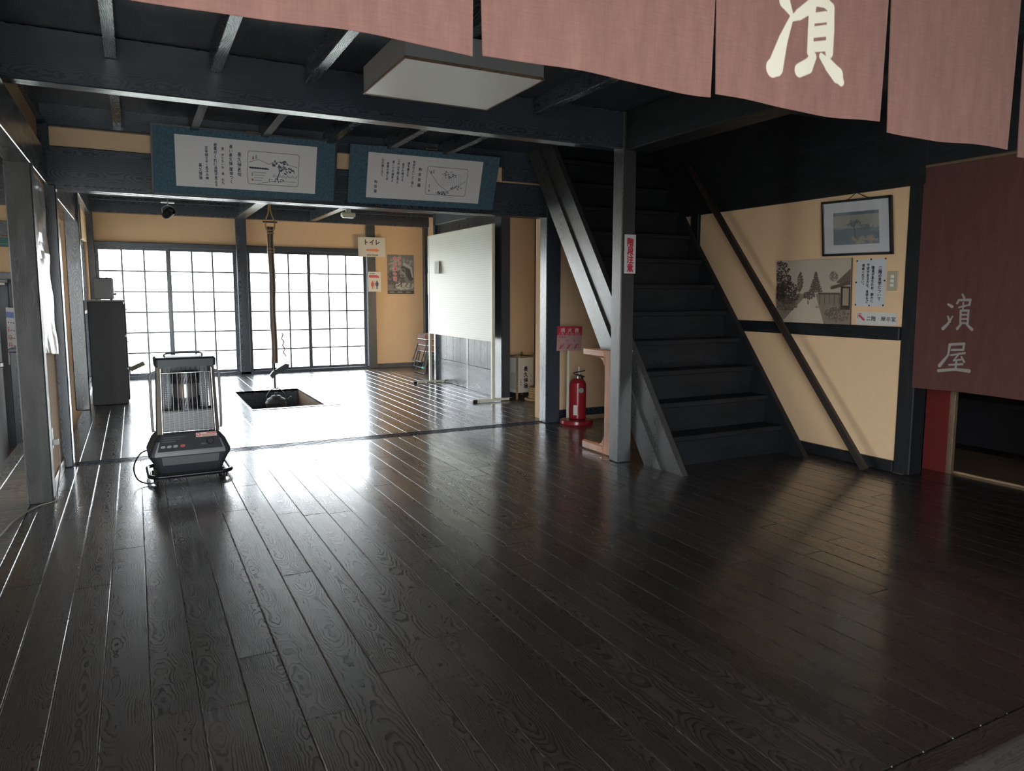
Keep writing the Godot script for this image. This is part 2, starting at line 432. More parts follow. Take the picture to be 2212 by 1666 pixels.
# ---------------------------------------------------------------- materials
func make_wood() -> void:
	# four strips of flat-sawn cedar side by side: 0.4936 m x 2.4 m
	var w := 512
	var h := 1024
	var noise := FastNoiseLite.new()
	noise.seed = 11
	noise.noise_type = FastNoiseLite.TYPE_SIMPLEX
	noise.frequency = 1.0
	var tone := Image.create(w, h, false, Image.FORMAT_RGBA8)
	var relief := Image.create(w, h, false, Image.FORMAT_RGBA8)
	var knots := []
	for s in 4:
		for k in 3:
			knots.append([s, rng.randf_range(-0.045, 0.045), (k + rng.randf_range(0.15, 0.85)) * 0.8, rng.randf_range(0.5, 1.0)])
	var pith := [0.012, -0.03, 0.05, 0.0]
	var depth := [0.012, 0.03, 0.02, 0.045]
	var ring_w := [0.0062, 0.005, 0.0045, 0.0068]
	for y in h:
		var z := 2.4 * y / h
		for s in 4:
			var dd: float = depth[s] + 0.035 * absf(noise.get_noise_2d(z * 0.55, s * 7.3)) + 0.02 * noise.get_noise_2d(z * 1.7, s * 3.1)
			var near := []
			for k: Array in knots:
				if k[0] == s and absf(k[2] - z) < 0.12:
					near.append(k)
			for i in 128:
				var x := -0.0617 + 0.1234 * i / 127.0
				var bend := 0.0022 * noise.get_noise_2d(x * 28.0 + s * 50.0, z * 4.0)
				var r := sqrt((x - pith[s]) ** 2 + dd * dd) + bend
				var core := 0.0
				for k: Array in near:
					var e := exp(-(((x - k[1]) / (0.011 * k[3])) ** 2) - ((z - k[2]) / (0.028 * k[3])) ** 2)
					r += e * 0.03
					core = maxf(core, (e - 0.75) * 4.0)
				var f: float = fposmod(r / ring_w[s], 1.0)
				var late := smoothstep(0.25, 0.9, f) * (1.0 - smoothstep(0.93, 1.0, f))
				var fine := noise.get_noise_2d(x * 900.0, z * 9.0) * 0.5 + 0.5
				var patch := noise.get_noise_2d(x * 9.0 + s * 20.0, z * 2.2) * 0.5 + 0.5
				var a := clampf(0.66 + 0.2 * patch - 0.17 * late + 0.14 * (fine - 0.5) - 0.3 * core, 0.0, 1.0)
				var b := clampf(0.42 + 0.5 * late + 0.12 * (fine - 0.5) + 0.15 * core, 0.0, 1.0)
				tone.set_pixel(s * 128 + i, y, Color(a, a, a))
				relief.set_pixel(s * 128 + i, y, Color(b, 0.72 + 0.28 * (1.0 - patch * 0.6) - 0.25 * late, b))
	M.tone = ImageTexture.create_from_image(tone)
	M.relief = ImageTexture.create_from_image(relief)

func wood(c: Color, rough: float, relief: float, spec := 0.5, coat := 0.0, coat_rough := 0.25) -> StandardMaterial3D:
	var m := plain(c, rough, 0.0, spec)
	m.albedo_texture = M.tone
	m.roughness_texture = M.relief
	m.roughness_texture_channel = BaseMaterial3D.TEXTURE_CHANNEL_GREEN
	m.heightmap_enabled = true
	m.heightmap_texture = M.relief
	m.heightmap_scale = relief
	if coat > 0.0:
		m.clearcoat_enabled = true
		m.clearcoat = coat
		m.clearcoat_roughness = coat_rough
	return m

func grainy(c: Color, rough: float, size: float, relief: float, spread := 0.12, seed_ := 3, spec := 0.5) -> StandardMaterial3D:
	# mottled colour and fine relief from noise, laid from three sides
	var m := plain(Color.WHITE, rough, 0.0, spec)
	var nz := FastNoiseLite.new()
	nz.seed = seed_
	nz.frequency = 0.02
	nz.fractal_octaves = 5
	nz.fractal_gain = 0.65
	var t := NoiseTexture2D.new()
	t.width = 256
	t.height = 256
	t.seamless = true
	t.noise = nz
	var g := Gradient.new()
	g.set_color(0, Color(c.r * (1.0 - spread), c.g * (1.0 - spread), c.b * (1.0 - spread)))
	g.set_color(1, Color(minf(1.0, c.r * (1.0 + spread)), minf(1.0, c.g * (1.0 + spread)), minf(1.0, c.b * (1.0 + spread))))
	t.color_ramp = g
	m.albedo_texture = t
	var t2 := NoiseTexture2D.new()
	t2.width = 256
	t2.height = 256
	t2.seamless = true
	t2.noise = nz
	m.heightmap_enabled = relief > 0.0
	m.heightmap_texture = t2
	m.heightmap_scale = relief
	m.uv1_triplanar = true
	m.uv1_world_triplanar = true
	m.uv1_scale = Vector3.ONE / size
	return m

func make_materials() -> void:
	make_wood()
	M.floor = []
	for k in 6:
		var d := 0.85 + 0.07 * k
		M.floor.append(wood(lin(0.062 * d, 0.048 * d, 0.040 * d), 0.35 + 0.02 * (k % 3), 0.022, 0.75, 1.0, 0.11 + 0.02 * (k % 3)))
	for m: StandardMaterial3D in M.floor:
		m.clearcoat_texture = M.relief   # the lacquer has worn off the soft grain
	M.timber = wood(lin(0.092, 0.110, 0.142), 0.34, 0.005, 0.55, 0.3)
	M.timber_old = wood(lin(0.062, 0.060, 0.058), 0.30, 0.012, 0.55, 0.5)
	M.smooth_post = wood(lin(0.10, 0.102, 0.10), 0.38, 0.010, 0.65, 0.8, 0.33)
	M.post_worn = wood(lin(0.105, 0.10, 0.095), 0.5, 0.015, 0.3)
	M.door_wood = wood(lin(0.07, 0.07, 0.068), 0.36, 0.03, 0.42)
	M.dark_board = wood(lin(0.078, 0.090, 0.112), 0.5, 0.03)
	M.worn_deck = wood(lin(0.33, 0.31, 0.28), 0.32, 0.03)
	M.stair = wood(lin(0.036, 0.039, 0.045), 0.55, 0.006, 0.3)
	M.cabinet = plain(lin(0.030, 0.028, 0.029), 0.55)
	M.brown_bar = wood(lin(0.060, 0.042, 0.032), 0.45, 0.02)
	M.red_wood = wood(lin(0.95, 0.46, 0.27), 0.22, 0.003)
	M.pale_wood = wood(lin(0.62, 0.40, 0.22), 0.5, 0.01)
	M.tan_wood = wood(lin(0.34, 0.22, 0.13), 0.55, 0.02)
	M.plaster = grainy(lin(0.80, 0.555, 0.335), 0.9, 0.45, 0.006, 0.012, 5)
	M.black = plain(lin(0.012, 0.012, 0.014), 0.45)
	M.black_metal = plain(lin(0.02, 0.021, 0.024), 0.35, 0.6)
	M.graphite = plain(lin(0.024, 0.027, 0.032), 0.36)
	M.steel = plain(lin(0.36, 0.355, 0.35), 0.36, 1.0)
	M.chrome = plain(lin(0.75, 0.74, 0.72), 0.12, 1.0)
	M.grey_paint = plain(lin(0.22, 0.225, 0.225), 0.45)
	M.cream_paint = plain(lin(0.72, 0.69, 0.56), 0.4)
	M.white_plastic = plain(lin(0.74, 0.73, 0.69), 0.4)
	M.paper = plain(lin(0.74, 0.72, 0.69), 0.85)
	M.red_paint = plain(lin(0.33, 0.018, 0.028), 0.25)
	M.rope = grainy(lin(0.42, 0.27, 0.13), 0.9, 0.05, 0.06, 0.3, 8)
	M.concrete = grainy(lin(0.13, 0.12, 0.11), 0.85, 0.8, 0.03, 0.15, 9)
	M.earth = grainy(lin(0.24, 0.16, 0.115), 0.9, 0.6, 0.05, 0.2, 10)
	M.ash = grainy(lin(0.16, 0.155, 0.15), 0.95, 0.4, 0.4, 0.3, 12)
	M.gravel = grainy(lin(0.52, 0.50, 0.46), 0.95, 0.5, 0.1, 0.2, 13)
	M.grass = grainy(lin(0.17, 0.25, 0.05), 0.95, 0.3, 0.2, 0.35, 14)
	var g := plain(Color(1, 1, 1, 0.06), 0.02)
	g.transparency = BaseMaterial3D.TRANSPARENCY_ALPHA
	M.glass = g
	M.iron = grainy(lin(0.03, 0.028, 0.027), 0.6, 0.08, 0.03, 0.25, 15)
	M.bamboo = plain(lin(0.11, 0.06, 0.032), 0.35)
	M.cloth_brown = grainy(lin(0.14, 0.075, 0.06), 0.95, 0.03, 0.05, 0.2, 16)

# ---------------------------------------------------------------- the place
func _ready() -> void:
	rng.seed = 7
	cam_basis = Basis.from_euler(Vector3(deg_to_rad(-6.3272), deg_to_rad(-27.7003), deg_to_rad(0.13815)))
	var cam := Camera3D.new()
	cam.name = "camera"
	cam.position = EYE
	cam.basis = cam_basis
	cam.projection = Camera3D.PROJECTION_FRUSTUM
	cam.near = 0.05
	cam.far = 200.0
	cam.size = 0.05 * 1666.0 / FOCAL
	cam.frustum_offset = Vector2((1106.0 - CX) / FOCAL, -(833.0 - CY) / FOCAL) * 0.05
	add_child(cam)
	cam.current = true
	var we := WorldEnvironment.new()
	var env := Environment.new()
	env.background_mode = Environment.BG_SKY
	var sky := Sky.new()
	var sm := ProceduralSkyMaterial.new()
	sm.sky_top_color = Color(0.92, 0.965, 1.0)
	sm.sky_horizon_color = Color(0.97, 0.99, 1.0)
	sm.ground_bottom_color = Color(0.55, 0.54, 0.5)
	sm.ground_horizon_color = Color(0.8, 0.8, 0.78)
	sm.energy_multiplier = 14.5
	sky.sky_material = sm
	env.sky = sky
	env.tonemap_mode = Environment.TONE_MAPPER_LINEAR
	env.tonemap_exposure = 1.15
	env.sdfgi_enabled = true
	env.ssao_enabled = true
	env.ssil_enabled = true
	we.environment = env
	add_child(we)

	make_glyphs()
	make_materials()
	build_outside()
	build_floor()
	build_shell()
	build_back_windows()
	build_front_room()
	build_side_room()
	build_stairs()
	build_hearth()
	build_heater()
	build_pegboard()
	build_back_things()
	build_wall_things()
	build_scrolls()
	build_noren()
	build_ceiling_things()
	build_left_things()
	build_right_room()

func V(x: float, y: float, z: float) -> Vector3:
	return Vector3(x, y, z)

func build_outside() -> void:
	var o := put(self, "ground", box_mesh(V(90, 0.1, 90), 0.0), M.gravel, V(2, -0.45, -5))
	tag(o, "pale gravel ground around the house", "", "", "structure")
	o = put(self, "lawn", box_mesh(V(16, 0.12, 1.5), 0.02), M.grass, V(1.5, -0.33, -12.35))
	tag(o, "strip of green lawn just outside the back windows", "lawn", "", "stuff")

func build_floor() -> void:
	var f := struct("floor", "glossy dark stained floor of long cedar boards")
	var rows := []
	# front room
	rows.append([-0.555, BX - 4 * BW, -5.575, -1.045])
	for k in range(-4, 36):
		rows.append([BX + k * BW, minf(BX + (k + 1) * BW, 4.335), -5.575, -1.045])
	for k in range(-4, 47):
		var x0 := BX + k * BW
		var x1 := x0 + BW
		if k >= 8 and k < 14:
			rows.append([x0, x1, -7.555, -5.715])
			rows.append([x0, x1, -10.95, -9.045])
		elif x0 < 3.5:
			rows.append([x0, x1, -10.95, -5.715])
		elif x0 < 4.55:
			rows.append([x0, x1, -7.45, -5.9])
			if x0 < 4.1:
				rows.append([x0, minf(x1, 4.15), -10.95, -9.1])
	for r: Array in rows:
		var z: float = r[3]
		var first := true
		while z > r[2] + 0.001:
			var l := rng.randf_range(1.5, 2.35)
			if first:
				l = rng.randf_range(0.7, 2.3)
			first = false
			if z - l < r[2] + 0.5:
				l = z - r[2]
			if l > 2.39:
				l = l / 2.0
			var m := MB.new()
			m.grain = 2
			var w: float = r[1] - r[0]
			var strip := rng.randi() % 4
			m.shift = Vector2(0.25 * strip + 0.125, 0.5 * l / 2.4 + rng.randf() * (1.0 - l / 2.4))
			m.box(V(-w / 2.0, -0.028, -l / 2.0), V(w / 2.0, 0, l / 2.0), 0.0034)
			var lift := rng.randf_range(-0.0006, 0.0003)
			put(f, "floor_board", m.done(), M.floor[rng.randi() % 6], V((r[0] + r[1]) / 2.0, lift, z - l / 2.0), V(0, 0, rng.randf_range(-0.006, 0.006)))
			z -= l
	# sliding-door track between the rooms
	bb(f, "door_track", M.timber, V(-0.41, -0.03, -5.715), V(3.21, -0.004, -5.575), 0.001)
	for z in [-5.708, -5.665, -5.625, -5.585]:
		bb(f, "track_rib", M.timber, V(-0.41, -0.006, z - 0.007), V(3.21, 0.002, z + 0.007), 0.002)
	trim("dark edge beam of the raised floor above the entrance", V(-0.555, -0.16, -1.045), V(4.5, 0.002, -0.965), M.floor[1], 0.006)
	trim("dark riser board below the edge of the raised floor", V(-0.82, -0.4, -1.06), V(4.5, -0.14, -1.03), M.dark_board)
	var s := struct("floor", "worn grey boards of the side passage beside the timber post")
	var z := -1.1
	while z > -6.6:
		var m := box_mesh(V(0.195, 0.028, 0.083), 0.003, rng.randi() % 5)
		put(s, "deck_board", m, M.worn_deck, V(-0.655, -0.014 + rng.randf_range(-0.001, 0.0), z))
		z -= 0.0835
	bb(s, "edge_board", M.worn_deck, V(-0.845, -0.03, -6.65), V(-0.755, 0.0, -1.05), 0.004)
	bb(s, "edge_riser", M.dark_board, V(-0.83, -0.4, -6.65), V(-0.80, -0.03, -1.05), 0.002)
	s = struct("floor", "reddish earthen floor of the side passage below the worn boards")
	bb(s, "earth", M.earth, V(-3.0, -0.42, -8.5), V(-0.82, -0.35, -1.06), 0.0)
	s = struct("floor", "grey concrete floor of the entrance")
	bb(s, "slab", M.concrete, V(-3.0, -0.42, -1.06), V(7.5, -0.35, 1.4), 0.0)
	s = struct("floor", "dark board floor of the room beyond the brown door curtain")
	for k in 18:
		bb(s, "floor_board", M.floor[k % 6], V(4.345 + k * 0.16, -0.03, -4.6), V(4.345 + (k + 1) * 0.16, 0, -1.05), 0.002)

func wall_piece(parent: Node3D, mat: Material, lo: Vector3, hi: Vector3, called := "panel") -> void:
	bb(parent, called, mat, lo, hi, 0.002)

func build_shell() -> void:
	var w := struct("wall_back", "tan plastered back wall around the bright sliding windows")
	wall_piece(w, M.plaster, V(-0.44, 1.80, -11.12), V(3.2, 2.9, -11.0))
	wall_piece(w, M.plaster, V(3.2, -0.4, -11.12), V(4.27, 2.9, -11.0))
	wall_piece(w, M.plaster, V(-0.62, -0.4, -11.12), V(-0.44, 2.9, -11.0))
	wall_piece(w, M.timber, V(-0.44, -0.4, -11.12), V(3.2, 0.0, -10.96), "sill")
	w = struct("wall_back_right", "tan plastered side wall at the right end of the hearth room")
	wall_piece(w, M.plaster, V(4.15, 1.80, -11.0), V(4.27, 2.9, -9.1))
	wall_piece(w, M.dark_board, V(4.13, -0.4, -10.95), V(4.27, 1.76, -10.25), "door_leaf")
	wall_piece(w, M.timber, V(4.12, 1.74, -11.0), V(4.27, 1.82, -9.1), "header")
	wall_piece(w, M.timber, V(4.12, -0.4, -10.28), V(4.27, 1.76, -10.2), "door_post")
	wall_piece(w, M.timber, V(4.12, -0.4, -9.3), V(4.27, 1.76, -9.1), "door_post")
	wall_piece(w, M.timber, V(4.12, -0.4, -10.2), V(4.27, 0.02, -9.3), "sill")
	w = struct("wall_right", "outer walls on the right, out of sight behind the rooms")
	wall_piece(w, M.plaster, V(3.6, -0.4, -9.22), V(7.6, 2.9, -9.1))
	wall_piece(w, M.plaster, V(7.5, -0.4, -9.1), V(7.62, 2.9, 1.5))
	wall_piece(w, M.dark_board, V(4.46, -0.4, -4.72), V(7.5, 2.9, -4.6))
	w = struct("wall_left", "outer wall of the side passage with a wide low opening")
	wall_piece(w, M.plaster, V(-3.12, -0.4, -8.62), V(-3.0, 2.9, -5.3))
	wall_piece(w, M.plaster, V(-3.12, -0.4, -4.3), V(-3.0, 2.9, 1.5))
	wall_piece(w, M.plaster, V(-3.12, 1.7, -5.3), V(-3.0, 2.9, -4.3))
	wall_piece(w, M.plaster, V(-3.12, -0.4, -5.3), V(-3.0, 0.05, -4.3))
	w = struct("wall_front", "street wall behind the entrance with a wide doorway")
	wall_piece(w, M.dark_board, V(-3.12, -0.4, 1.4), V(-1.6, 2.9, 1.52))
	wall_piece(w, M.dark_board, V(1.1, -0.4, 1.4), V(7.6, 2.9, 1.52))
	wall_piece(w, M.dark_board, V(-1.6, 2.1, 1.4), V(1.1, 2.9, 1.52))
	w = struct("ceiling", "dark roof boards closing the house above")
	wall_piece(w, M.dark_board, V(-3.2, 2.85, -11.2), V(7.7, 3.0, 1.6))

func build_back_windows() -> void:
	var n := 0
	for bay: Array in [[-0.425, 1.30], [1.44, 3.17]]:
		var mid: float = (bay[0] + bay[1]) / 2.0
		for leaf in 2:
			n += 1
			var x0: float = bay[0] if leaf == 0 else mid - 0.012
			var x1: float = mid + 0.012 if leaf == 0 else bay[1]
			var z := -11.01 if leaf == 0 else -11.055
			var w := struct("window_%d" % n, "sliding glass window with three columns of small panes, bright daylight behind")
			var y0 := 0.02
			var y1 := 1.765
			var stile := 0.042
			bb(w, "stile", M.timber, V(x0, y0, z - 0.018), V(x0 + stile, y1, z + 0.018), 0.003)
			bb(w, "stile", M.timber, V(x1 - stile, y0, z - 0.018), V(x1, y1, z + 0.018), 0.003)
			bb(w, "top_rail", M.timber, V(x0 + stile, y1 - 0.045, z - 0.017), V(x1 - stile, y1, z + 0.017), 0.003)
			bb(w, "bottom_rail", M.timber, V(x0 + stile, y0, z - 0.017), V(x1 - stile, y0 + 0.055, z + 0.017), 0.003)
			var a := x0 + stile
			var b := x1 - stile
			var c := y0 + 0.055
			var d := y1 - 0.045
			for k in range(1, 3):
				var x := lerpf(a, b, k / 3.0)
				bb(w, "muntin", M.timber, V(x - 0.0105, c, z - 0.014), V(x + 0.0105, d, z + 0.014), 0.001, 0)
			for k in range(1, 6):
				var y := lerpf(c, d, k / 6.0)
				bb(w, "muntin", M.timber, V(a, y - 0.0095, z - 0.013), V(b, y + 0.0095, z + 0.013), 0.001, 0)
			for i in 3:
				for j in 6:
					bb(w, "pane", M.glass, V(lerpf(a, b, i / 3.0) + 0.004, lerpf(c, d, j / 6.0) + 0.004, z - 0.0015), V(lerpf(a, b, (i + 1) / 3.0) - 0.004, lerpf(c, d, (j + 1) / 6.0) - 0.004, z + 0.0015), 0.0, 0)
	trim("dark timber head beam above the bright back windows", V(-0.44, 1.76, -11.06), V(3.2, 1.825, -10.95))
	trim("dark wall plate along the top of the back wall", V(-0.5, 2.19, -11.0), V(4.15, 2.42, -10.88))
	trim("dark post between the two pairs of back windows", V(1.30, 0.0, -11.07), V(1.44, 2.2, -10.93))
	trim("dark post between the right window and the plastered wall", V(3.165, 0.0, -11.07), V(3.30, 2.2, -10.95))
	trim("slim corner post left of the back windows", V(-0.53, 0.0, -11.05), V(-0.425, 2.2, -10.94))
	trim("slim corner post at the right end of the back wall", V(4.08, 0.0, -11.03), V(4.16, 2.2, -10.93))
	trim("dark sill under the back windows", V(-0.43, -0.02, -11.0), V(3.2, 0.045, -10.93))
	var bs := bb(self, "baseboard_back", M.timber, V(3.3, 0, -11.0), V(4.1, 0.07, -10.97))
	tag(bs, "dark baseboard under the plastered back wall", "", "", "structure")
	# ceiling of the hearth room
	var c := struct("ceiling", "dark board ceiling of the hearth room with thin joists")
	bb(c, "boards", M.dark_board, V(-0.5, 2.42, -11.0), V(4.6, 2.46, -5.6), 0.0)
	for k in 11:
		var z := -10.55 + 0.455 * k
		bb(c, "joist", M.timber, V(-0.45, 2.31, z - 0.024), V(4.15, 2.42, z + 0.024), 0.003)
	trim("timber beam running from the middle window post to the lintel", V(1.305, 2.19, -10.93), V(1.435, 2.42, -5.7))
	trim("slim timber beam over the right pair of back windows", V(2.315, 2.20, -10.9), V(2.405, 2.42, -5.7))
	# right side: sliding board doors, alcove
	trim("light grey post at the left end of the board doors", V(3.53, 0.0, -9.12), V(3.60, 2.42, -9.06))
	n = 0
	for leaf: Array in [[-9.06, -8.06, 3.575], [-8.08, -7.26, 3.55]]:
		n += 1
		var d := struct("door_%d" % n, "dark sliding door of upright boards with a plain panel at the foot")
		var x: float = leaf[2]
		var z0: float = leaf[0]
		var z1: float = leaf[1]
		bb(d, "stile", M.timber, V(x - 0.004, 0.0, z0), V(x + 0.028, 2.05, z0 + 0.05), 0.003)
		bb(d, "stile", M.timber, V(x - 0.004, 0.0, z1 - 0.05), V(x + 0.028, 2.05, z1), 0.003)
		for k in 4:
			bb(d, "board", M.door_wood, V(x, 0.30, lerpf(z0 + 0.05, z1 - 0.05, k / 4.0)), V(x + 0.02, 2.05, lerpf(z0 + 0.05, z1 - 0.05, (k + 1) / 4.0) - 0.002), 0.002)
		bb(d, "foot_panel", M.door_wood, V(x - 0.002, 0.0, z0 + 0.05), V(x + 0.02, 0.298, z1 - 0.05), 0.002)
	trim("dark board wall above the sliding board doors", V(3.54, 2.05, -9.1), V(3.60, 2.42, -7.26), M.dark_board)
	trim("dark post in front of the alcove with the paper lantern", V(3.515, 0.0, -7.26), V(3.622, 2.42, -7.06))
	var w := struct("wall_alcove", "tan plastered alcove wall behind the paper lantern")
	wall_piece(w, M.plaster, V(3.6, -0.1, -7.57), V(4.66, 2.42, -7.45))
	wall_piece(w, M.plaster, V(4.55, -0.1, -7.45), V(4.66, 2.42, -5.8))
	trim("thin dark strip running down the alcove wall", V(4.14, 0.0, -7.45), V(4.165, 2.42, -7.435), M.black, 0.002)
	bs = bb(self, "baseboard_alcove", M.timber, V(3.7, 0, -7.45), V(4.55, 0.07, -7.43))
	tag(bs, "dark baseboard in the lantern alcove", "", "", "structure")

func build_front_room() -> void:
	# lintel with its grooves, the band of plaster above, the upper beam
	var m := MB.new()
	m.grain = 0
	m.box(V(-0.52, 1.835, -5.70), V(3.36, 2.083, -5.575), 0.005)
	for z in [-5.69, -5.638, -5.585]:
		m.box(V(-0.42, 1.812, z - 0.012), V(3.22, 1.84, z + 0.012), 0.002)
	taken["trim"] = taken.get("trim", 0) + 1
	var o := put(self, "trim_%d" % taken["trim"], m.done(), M.timber)
	tag(o, "long dark grooved lintel over the opening to the hearth room", "", "", "structure")
	var w := struct("wall_lintel", "narrow band of tan plaster above the lintel behind the hanging scrolls")
	wall_piece(w, M.plaster, V(-0.5, 2.05, -5.69), V(3.3, 2.25, -5.62))
	trim("dark beam above the band of plaster over the scrolls", V(-0.52, 2.208, -5.70), V(3.36, 2.40, -5.57))
	trim("short dark strut in the plaster band right of the scrolls", V(2.80, 2.10, -5.66), V(3.3, 2.22, -5.57))
	trim("short dark strut in the plaster band at the left", V(-0.52, 2.05, -5.66), V(-0.43, 2.25, -5.57))
	trim("door post left of the opening to the hearth room", V(-0.515, 0.0, -5.70), V(-0.41, 1.84, -5.56))
	trim("door post right of the opening to the hearth room", V(3.21, 0.0, -5.68), V(3.355, 2.4, -5.56))
	w = struct("wall_stair_back", "tan plaster wall behind the fire extinguisher and the stairs")
	wall_piece(w, M.plaster, V(3.3, -0.1, -5.92), V(4.46, 2.9, -5.80))
	var bs := bb(self, "baseboard_stair_back", M.timber, V(3.36, 0, -5.80), V(4.344, 0.07, -5.78))
	tag(bs, "dark baseboard behind the fire extinguisher", "", "", "structure")
	# main beam, post, ceiling
	trim("long dark main beam across the front room below the joists", V(-0.52, 2.10, -4.115), V(2.9, 2.34, -4.01))
	trim("freestanding dark post beside the stairs with a warning sign", V(2.885, 0.0, -4.115), V(2.995, 2.34, -4.005), M.smooth_post)
	trim("dark beam from the stair post towards the entrance", V(2.90, 2.09, -4.0), V(3.09, 2.34, -1.0), M.stair)
	var c := struct("ceiling", "black ceiling of the front room on regular joists")
	bb(c, "boards", M.dark_board, V(-0.52, 2.34, -5.6), V(3.1, 2.38, -0.95), 0.0)
	bb(c, "boards", M.dark_board, V(3.1, 2.34, -3.55), V(4.4, 2.38, -0.95), 0.0)
	for k in 7:
		var x := -0.497 + 0.455 * k
		bb(c, "joist", M.timber, V(x - 0.0265, 2.24, -4.0), V(x + 0.0265, 2.34, -1.0), 0.003)
		bb(c, "joist", M.timber, V(x - 0.0265, 2.24, -5.58), V(x + 0.0265, 2.34, -4.12), 0.003)
	trim("dark beam over the entrance that carries the door curtain", V(-0.55, 2.12, -1.06), V(4.5, 2.36, -0.94))
	w = struct("wall_entrance", "dark boarding above the door curtain beam")
	wall_piece(w, M.dark_board, V(-3.0, 2.3, -1.04), V(7.5, 2.9, -0.98))
	# right wall with stairs
	w = struct("wall_stair", "tan plastered wall beside the stairs hung with pictures and notices")
	wall_piece(w, M.plaster, V(4.344, -0.1, -5.9), V(4.46, 1.9, -2.9))
	wall_piece(w, M.stair, V(4.32, 1.83, -5.9), V(4.46, 2.9, -2.86), "upper_boards")
	wall_piece(w, M.stair, V(4.32, 1.93, -2.86), V(4.46, 2.9, -1.0), "upper_boards")
	wall_piece(w, M.dark_board, V(4.34, -0.1, -1.86), V(4.46, 1.95, -1.0))
	trim("dark rail across the plaster wall below the old photograph", V(4.31, 0.862, -5.8), V(4.36, 0.948, -2.97), M.stair)
	trim("dark post right of the light switch and notices", V(4.332, 0.0, -2.972), V(4.46, 1.98, -2.86), M.stair)
	trim("slim dark upright in the plaster wall beside the stairs", V(4.315, 0.0, -4.985), V(4.36, 1.85, -4.885), M.stair)
	trim("dark post on the far side of the curtained doorway", V(4.27, 0.0, -1.87), V(4.46, 1.98, -1.74), M.stair)
	bs = bb(self, "baseboard_stair", M.stair, V(4.32, 0, -5.8), V(4.346, 0.075, -2.97))
	tag(bs, "dark baseboard under the plaster wall beside the stairs", "", "", "structure")
	# left side
	trim("worn square post at the left of the front room with lighter grain", V(-0.569, 0.0, -4.77), V(-0.447, 1.84, -4.65), M.post_worn)
	trim("worn header beam along the left side over the square post", V(-0.56, 1.83, -5.57), V(-0.447, 2.04, -1.0), M.timber_old, 0.003)
	w = struct("wall_left_front", "narrow tan plaster wall between the worn post and the door post")
	wall_piece(w, M.plaster, V(-0.53, -0.1, -5.58), V(-0.47, 1.85, -4.76))
	wall_piece(w, M.plaster, V(-0.53, 2.03, -5.6), V(-0.49, 2.4, -4.1), "panel_above")
	wall_piece(w, M.dark_board, V(-0.53, 2.03, -4.1), V(-0.49, 2.9, -1.0), "panel_above")
	bs = bb(self, "baseboard_left", M.pale_wood, V(-0.475, 0, -5.56), V(-0.455, 0.075, -4.77))
	tag(bs, "pale baseboard under the narrow plaster wall", "", "", "structure")

func build_side_room() -> void:
	# left of the hearth room
	trim("worn header beam over the left side of the hearth room", V(-0.58, 1.84, -8.27), V(-0.46, 2.10, -5.70), M.timber_old, 0.003)
	trim("dark post at the left side of the hearth room before the cabinet", V(-0.56, 0.0, -8.40), V(-0.437, 2.42, -8.27), M.timber_old)
	var w := struct("wall_hearth_left", "tan plaster wall at the left of the hearth room behind the cabinet")
	wall_piece(w, M.plaster, V(-0.60, -0.4, -9.45), V(-0.50, 2.9, -8.4))
	wall_piece(w, M.plaster, V(-0.60, -0.4, -11.0), V(-0.50, 2.9, -10.85))
	wall_piece(w, M.plaster, V(-0.60, 1.80, -10.85), V(-0.50, 2.9, -9.45))
	wall_piece(w, M.timber, V(-0.60, -0.4, -10.85), V(-0.50, 0.03, -9.45), "sill")
	var lw := struct("window_5", "side window in the left plaster wall seen edge-on behind the metal box")
	for yy: Array in [[0.03, 0.08], [0.9, 0.94], [1.76, 1.80]]:
		bb(lw, "rail", M.timber, V(-0.58, yy[0], -10.85), V(-0.53, yy[1], -9.45), 0.003)
	for zz in [-10.83, -10.15, -9.47]:
		bb(lw, "stile", M.timber, V(-0.58, 0.08, zz - 0.02), V(-0.53, 1.76, zz + 0.02), 0.003)
	for zz: Array in [[-10.81, -10.17], [-10.13, -9.49]]:
		bb(lw, "pane", M.glass, V(-0.557, 0.08, zz[0]), V(-0.553, 1.76, zz[1]), 0.0)
	trim("dark beam along the top of the left plaster wall", V(-0.52, 2.14, -10.95), V(-0.44, 2.42, -8.4))
	trim("slim dark upright in the left plaster wall", V(-0.51, 1.75, -9.62), V(-0.485, 2.14, -9.56))
	w = struct("wall_side_room", "back wall of the side passage, tan plaster above dark boards")
	wall_piece(w, M.plaster, V(-3.0, 1.30, -8.62), V(-0.58, 2.9, -8.5))
	for k in 10:
		bb(w, "board", M.dark_board, V(-3.0 + k * 0.242, -0.4, -8.62), V(-3.0 + (k + 1) * 0.242 - 0.002, 1.30, -8.47), 0.003)
	wall_piece(w, M.timber, V(-3.0, 1.28, -8.5), V(-0.58, 1.345, -8.44), "rail")
	wall_piece(w, M.timber, V(-3.0, 1.69, -8.5), V(-0.58, 1.83, -8.43), "rail")
	wall_piece(w, M.timber, V(-3.0, 1.98, -8.5), V(-0.58, 2.42, -8.43), "rail")
	var c := struct("ceiling", "dark ceiling of the side passage with worn joists")
	bb(c, "boards", M.dark_board, V(-3.0, 2.42, -8.5), V(-0.53, 2.46, -1.0), 0.0)
	for k in 8:
		var z := -8.0 + 0.9 * k
		bb(c, "joist", M.timber_old, V(-3.0, 2.28, z - 0.05), V(-0.53, 2.42, z + 0.05), 0.005)

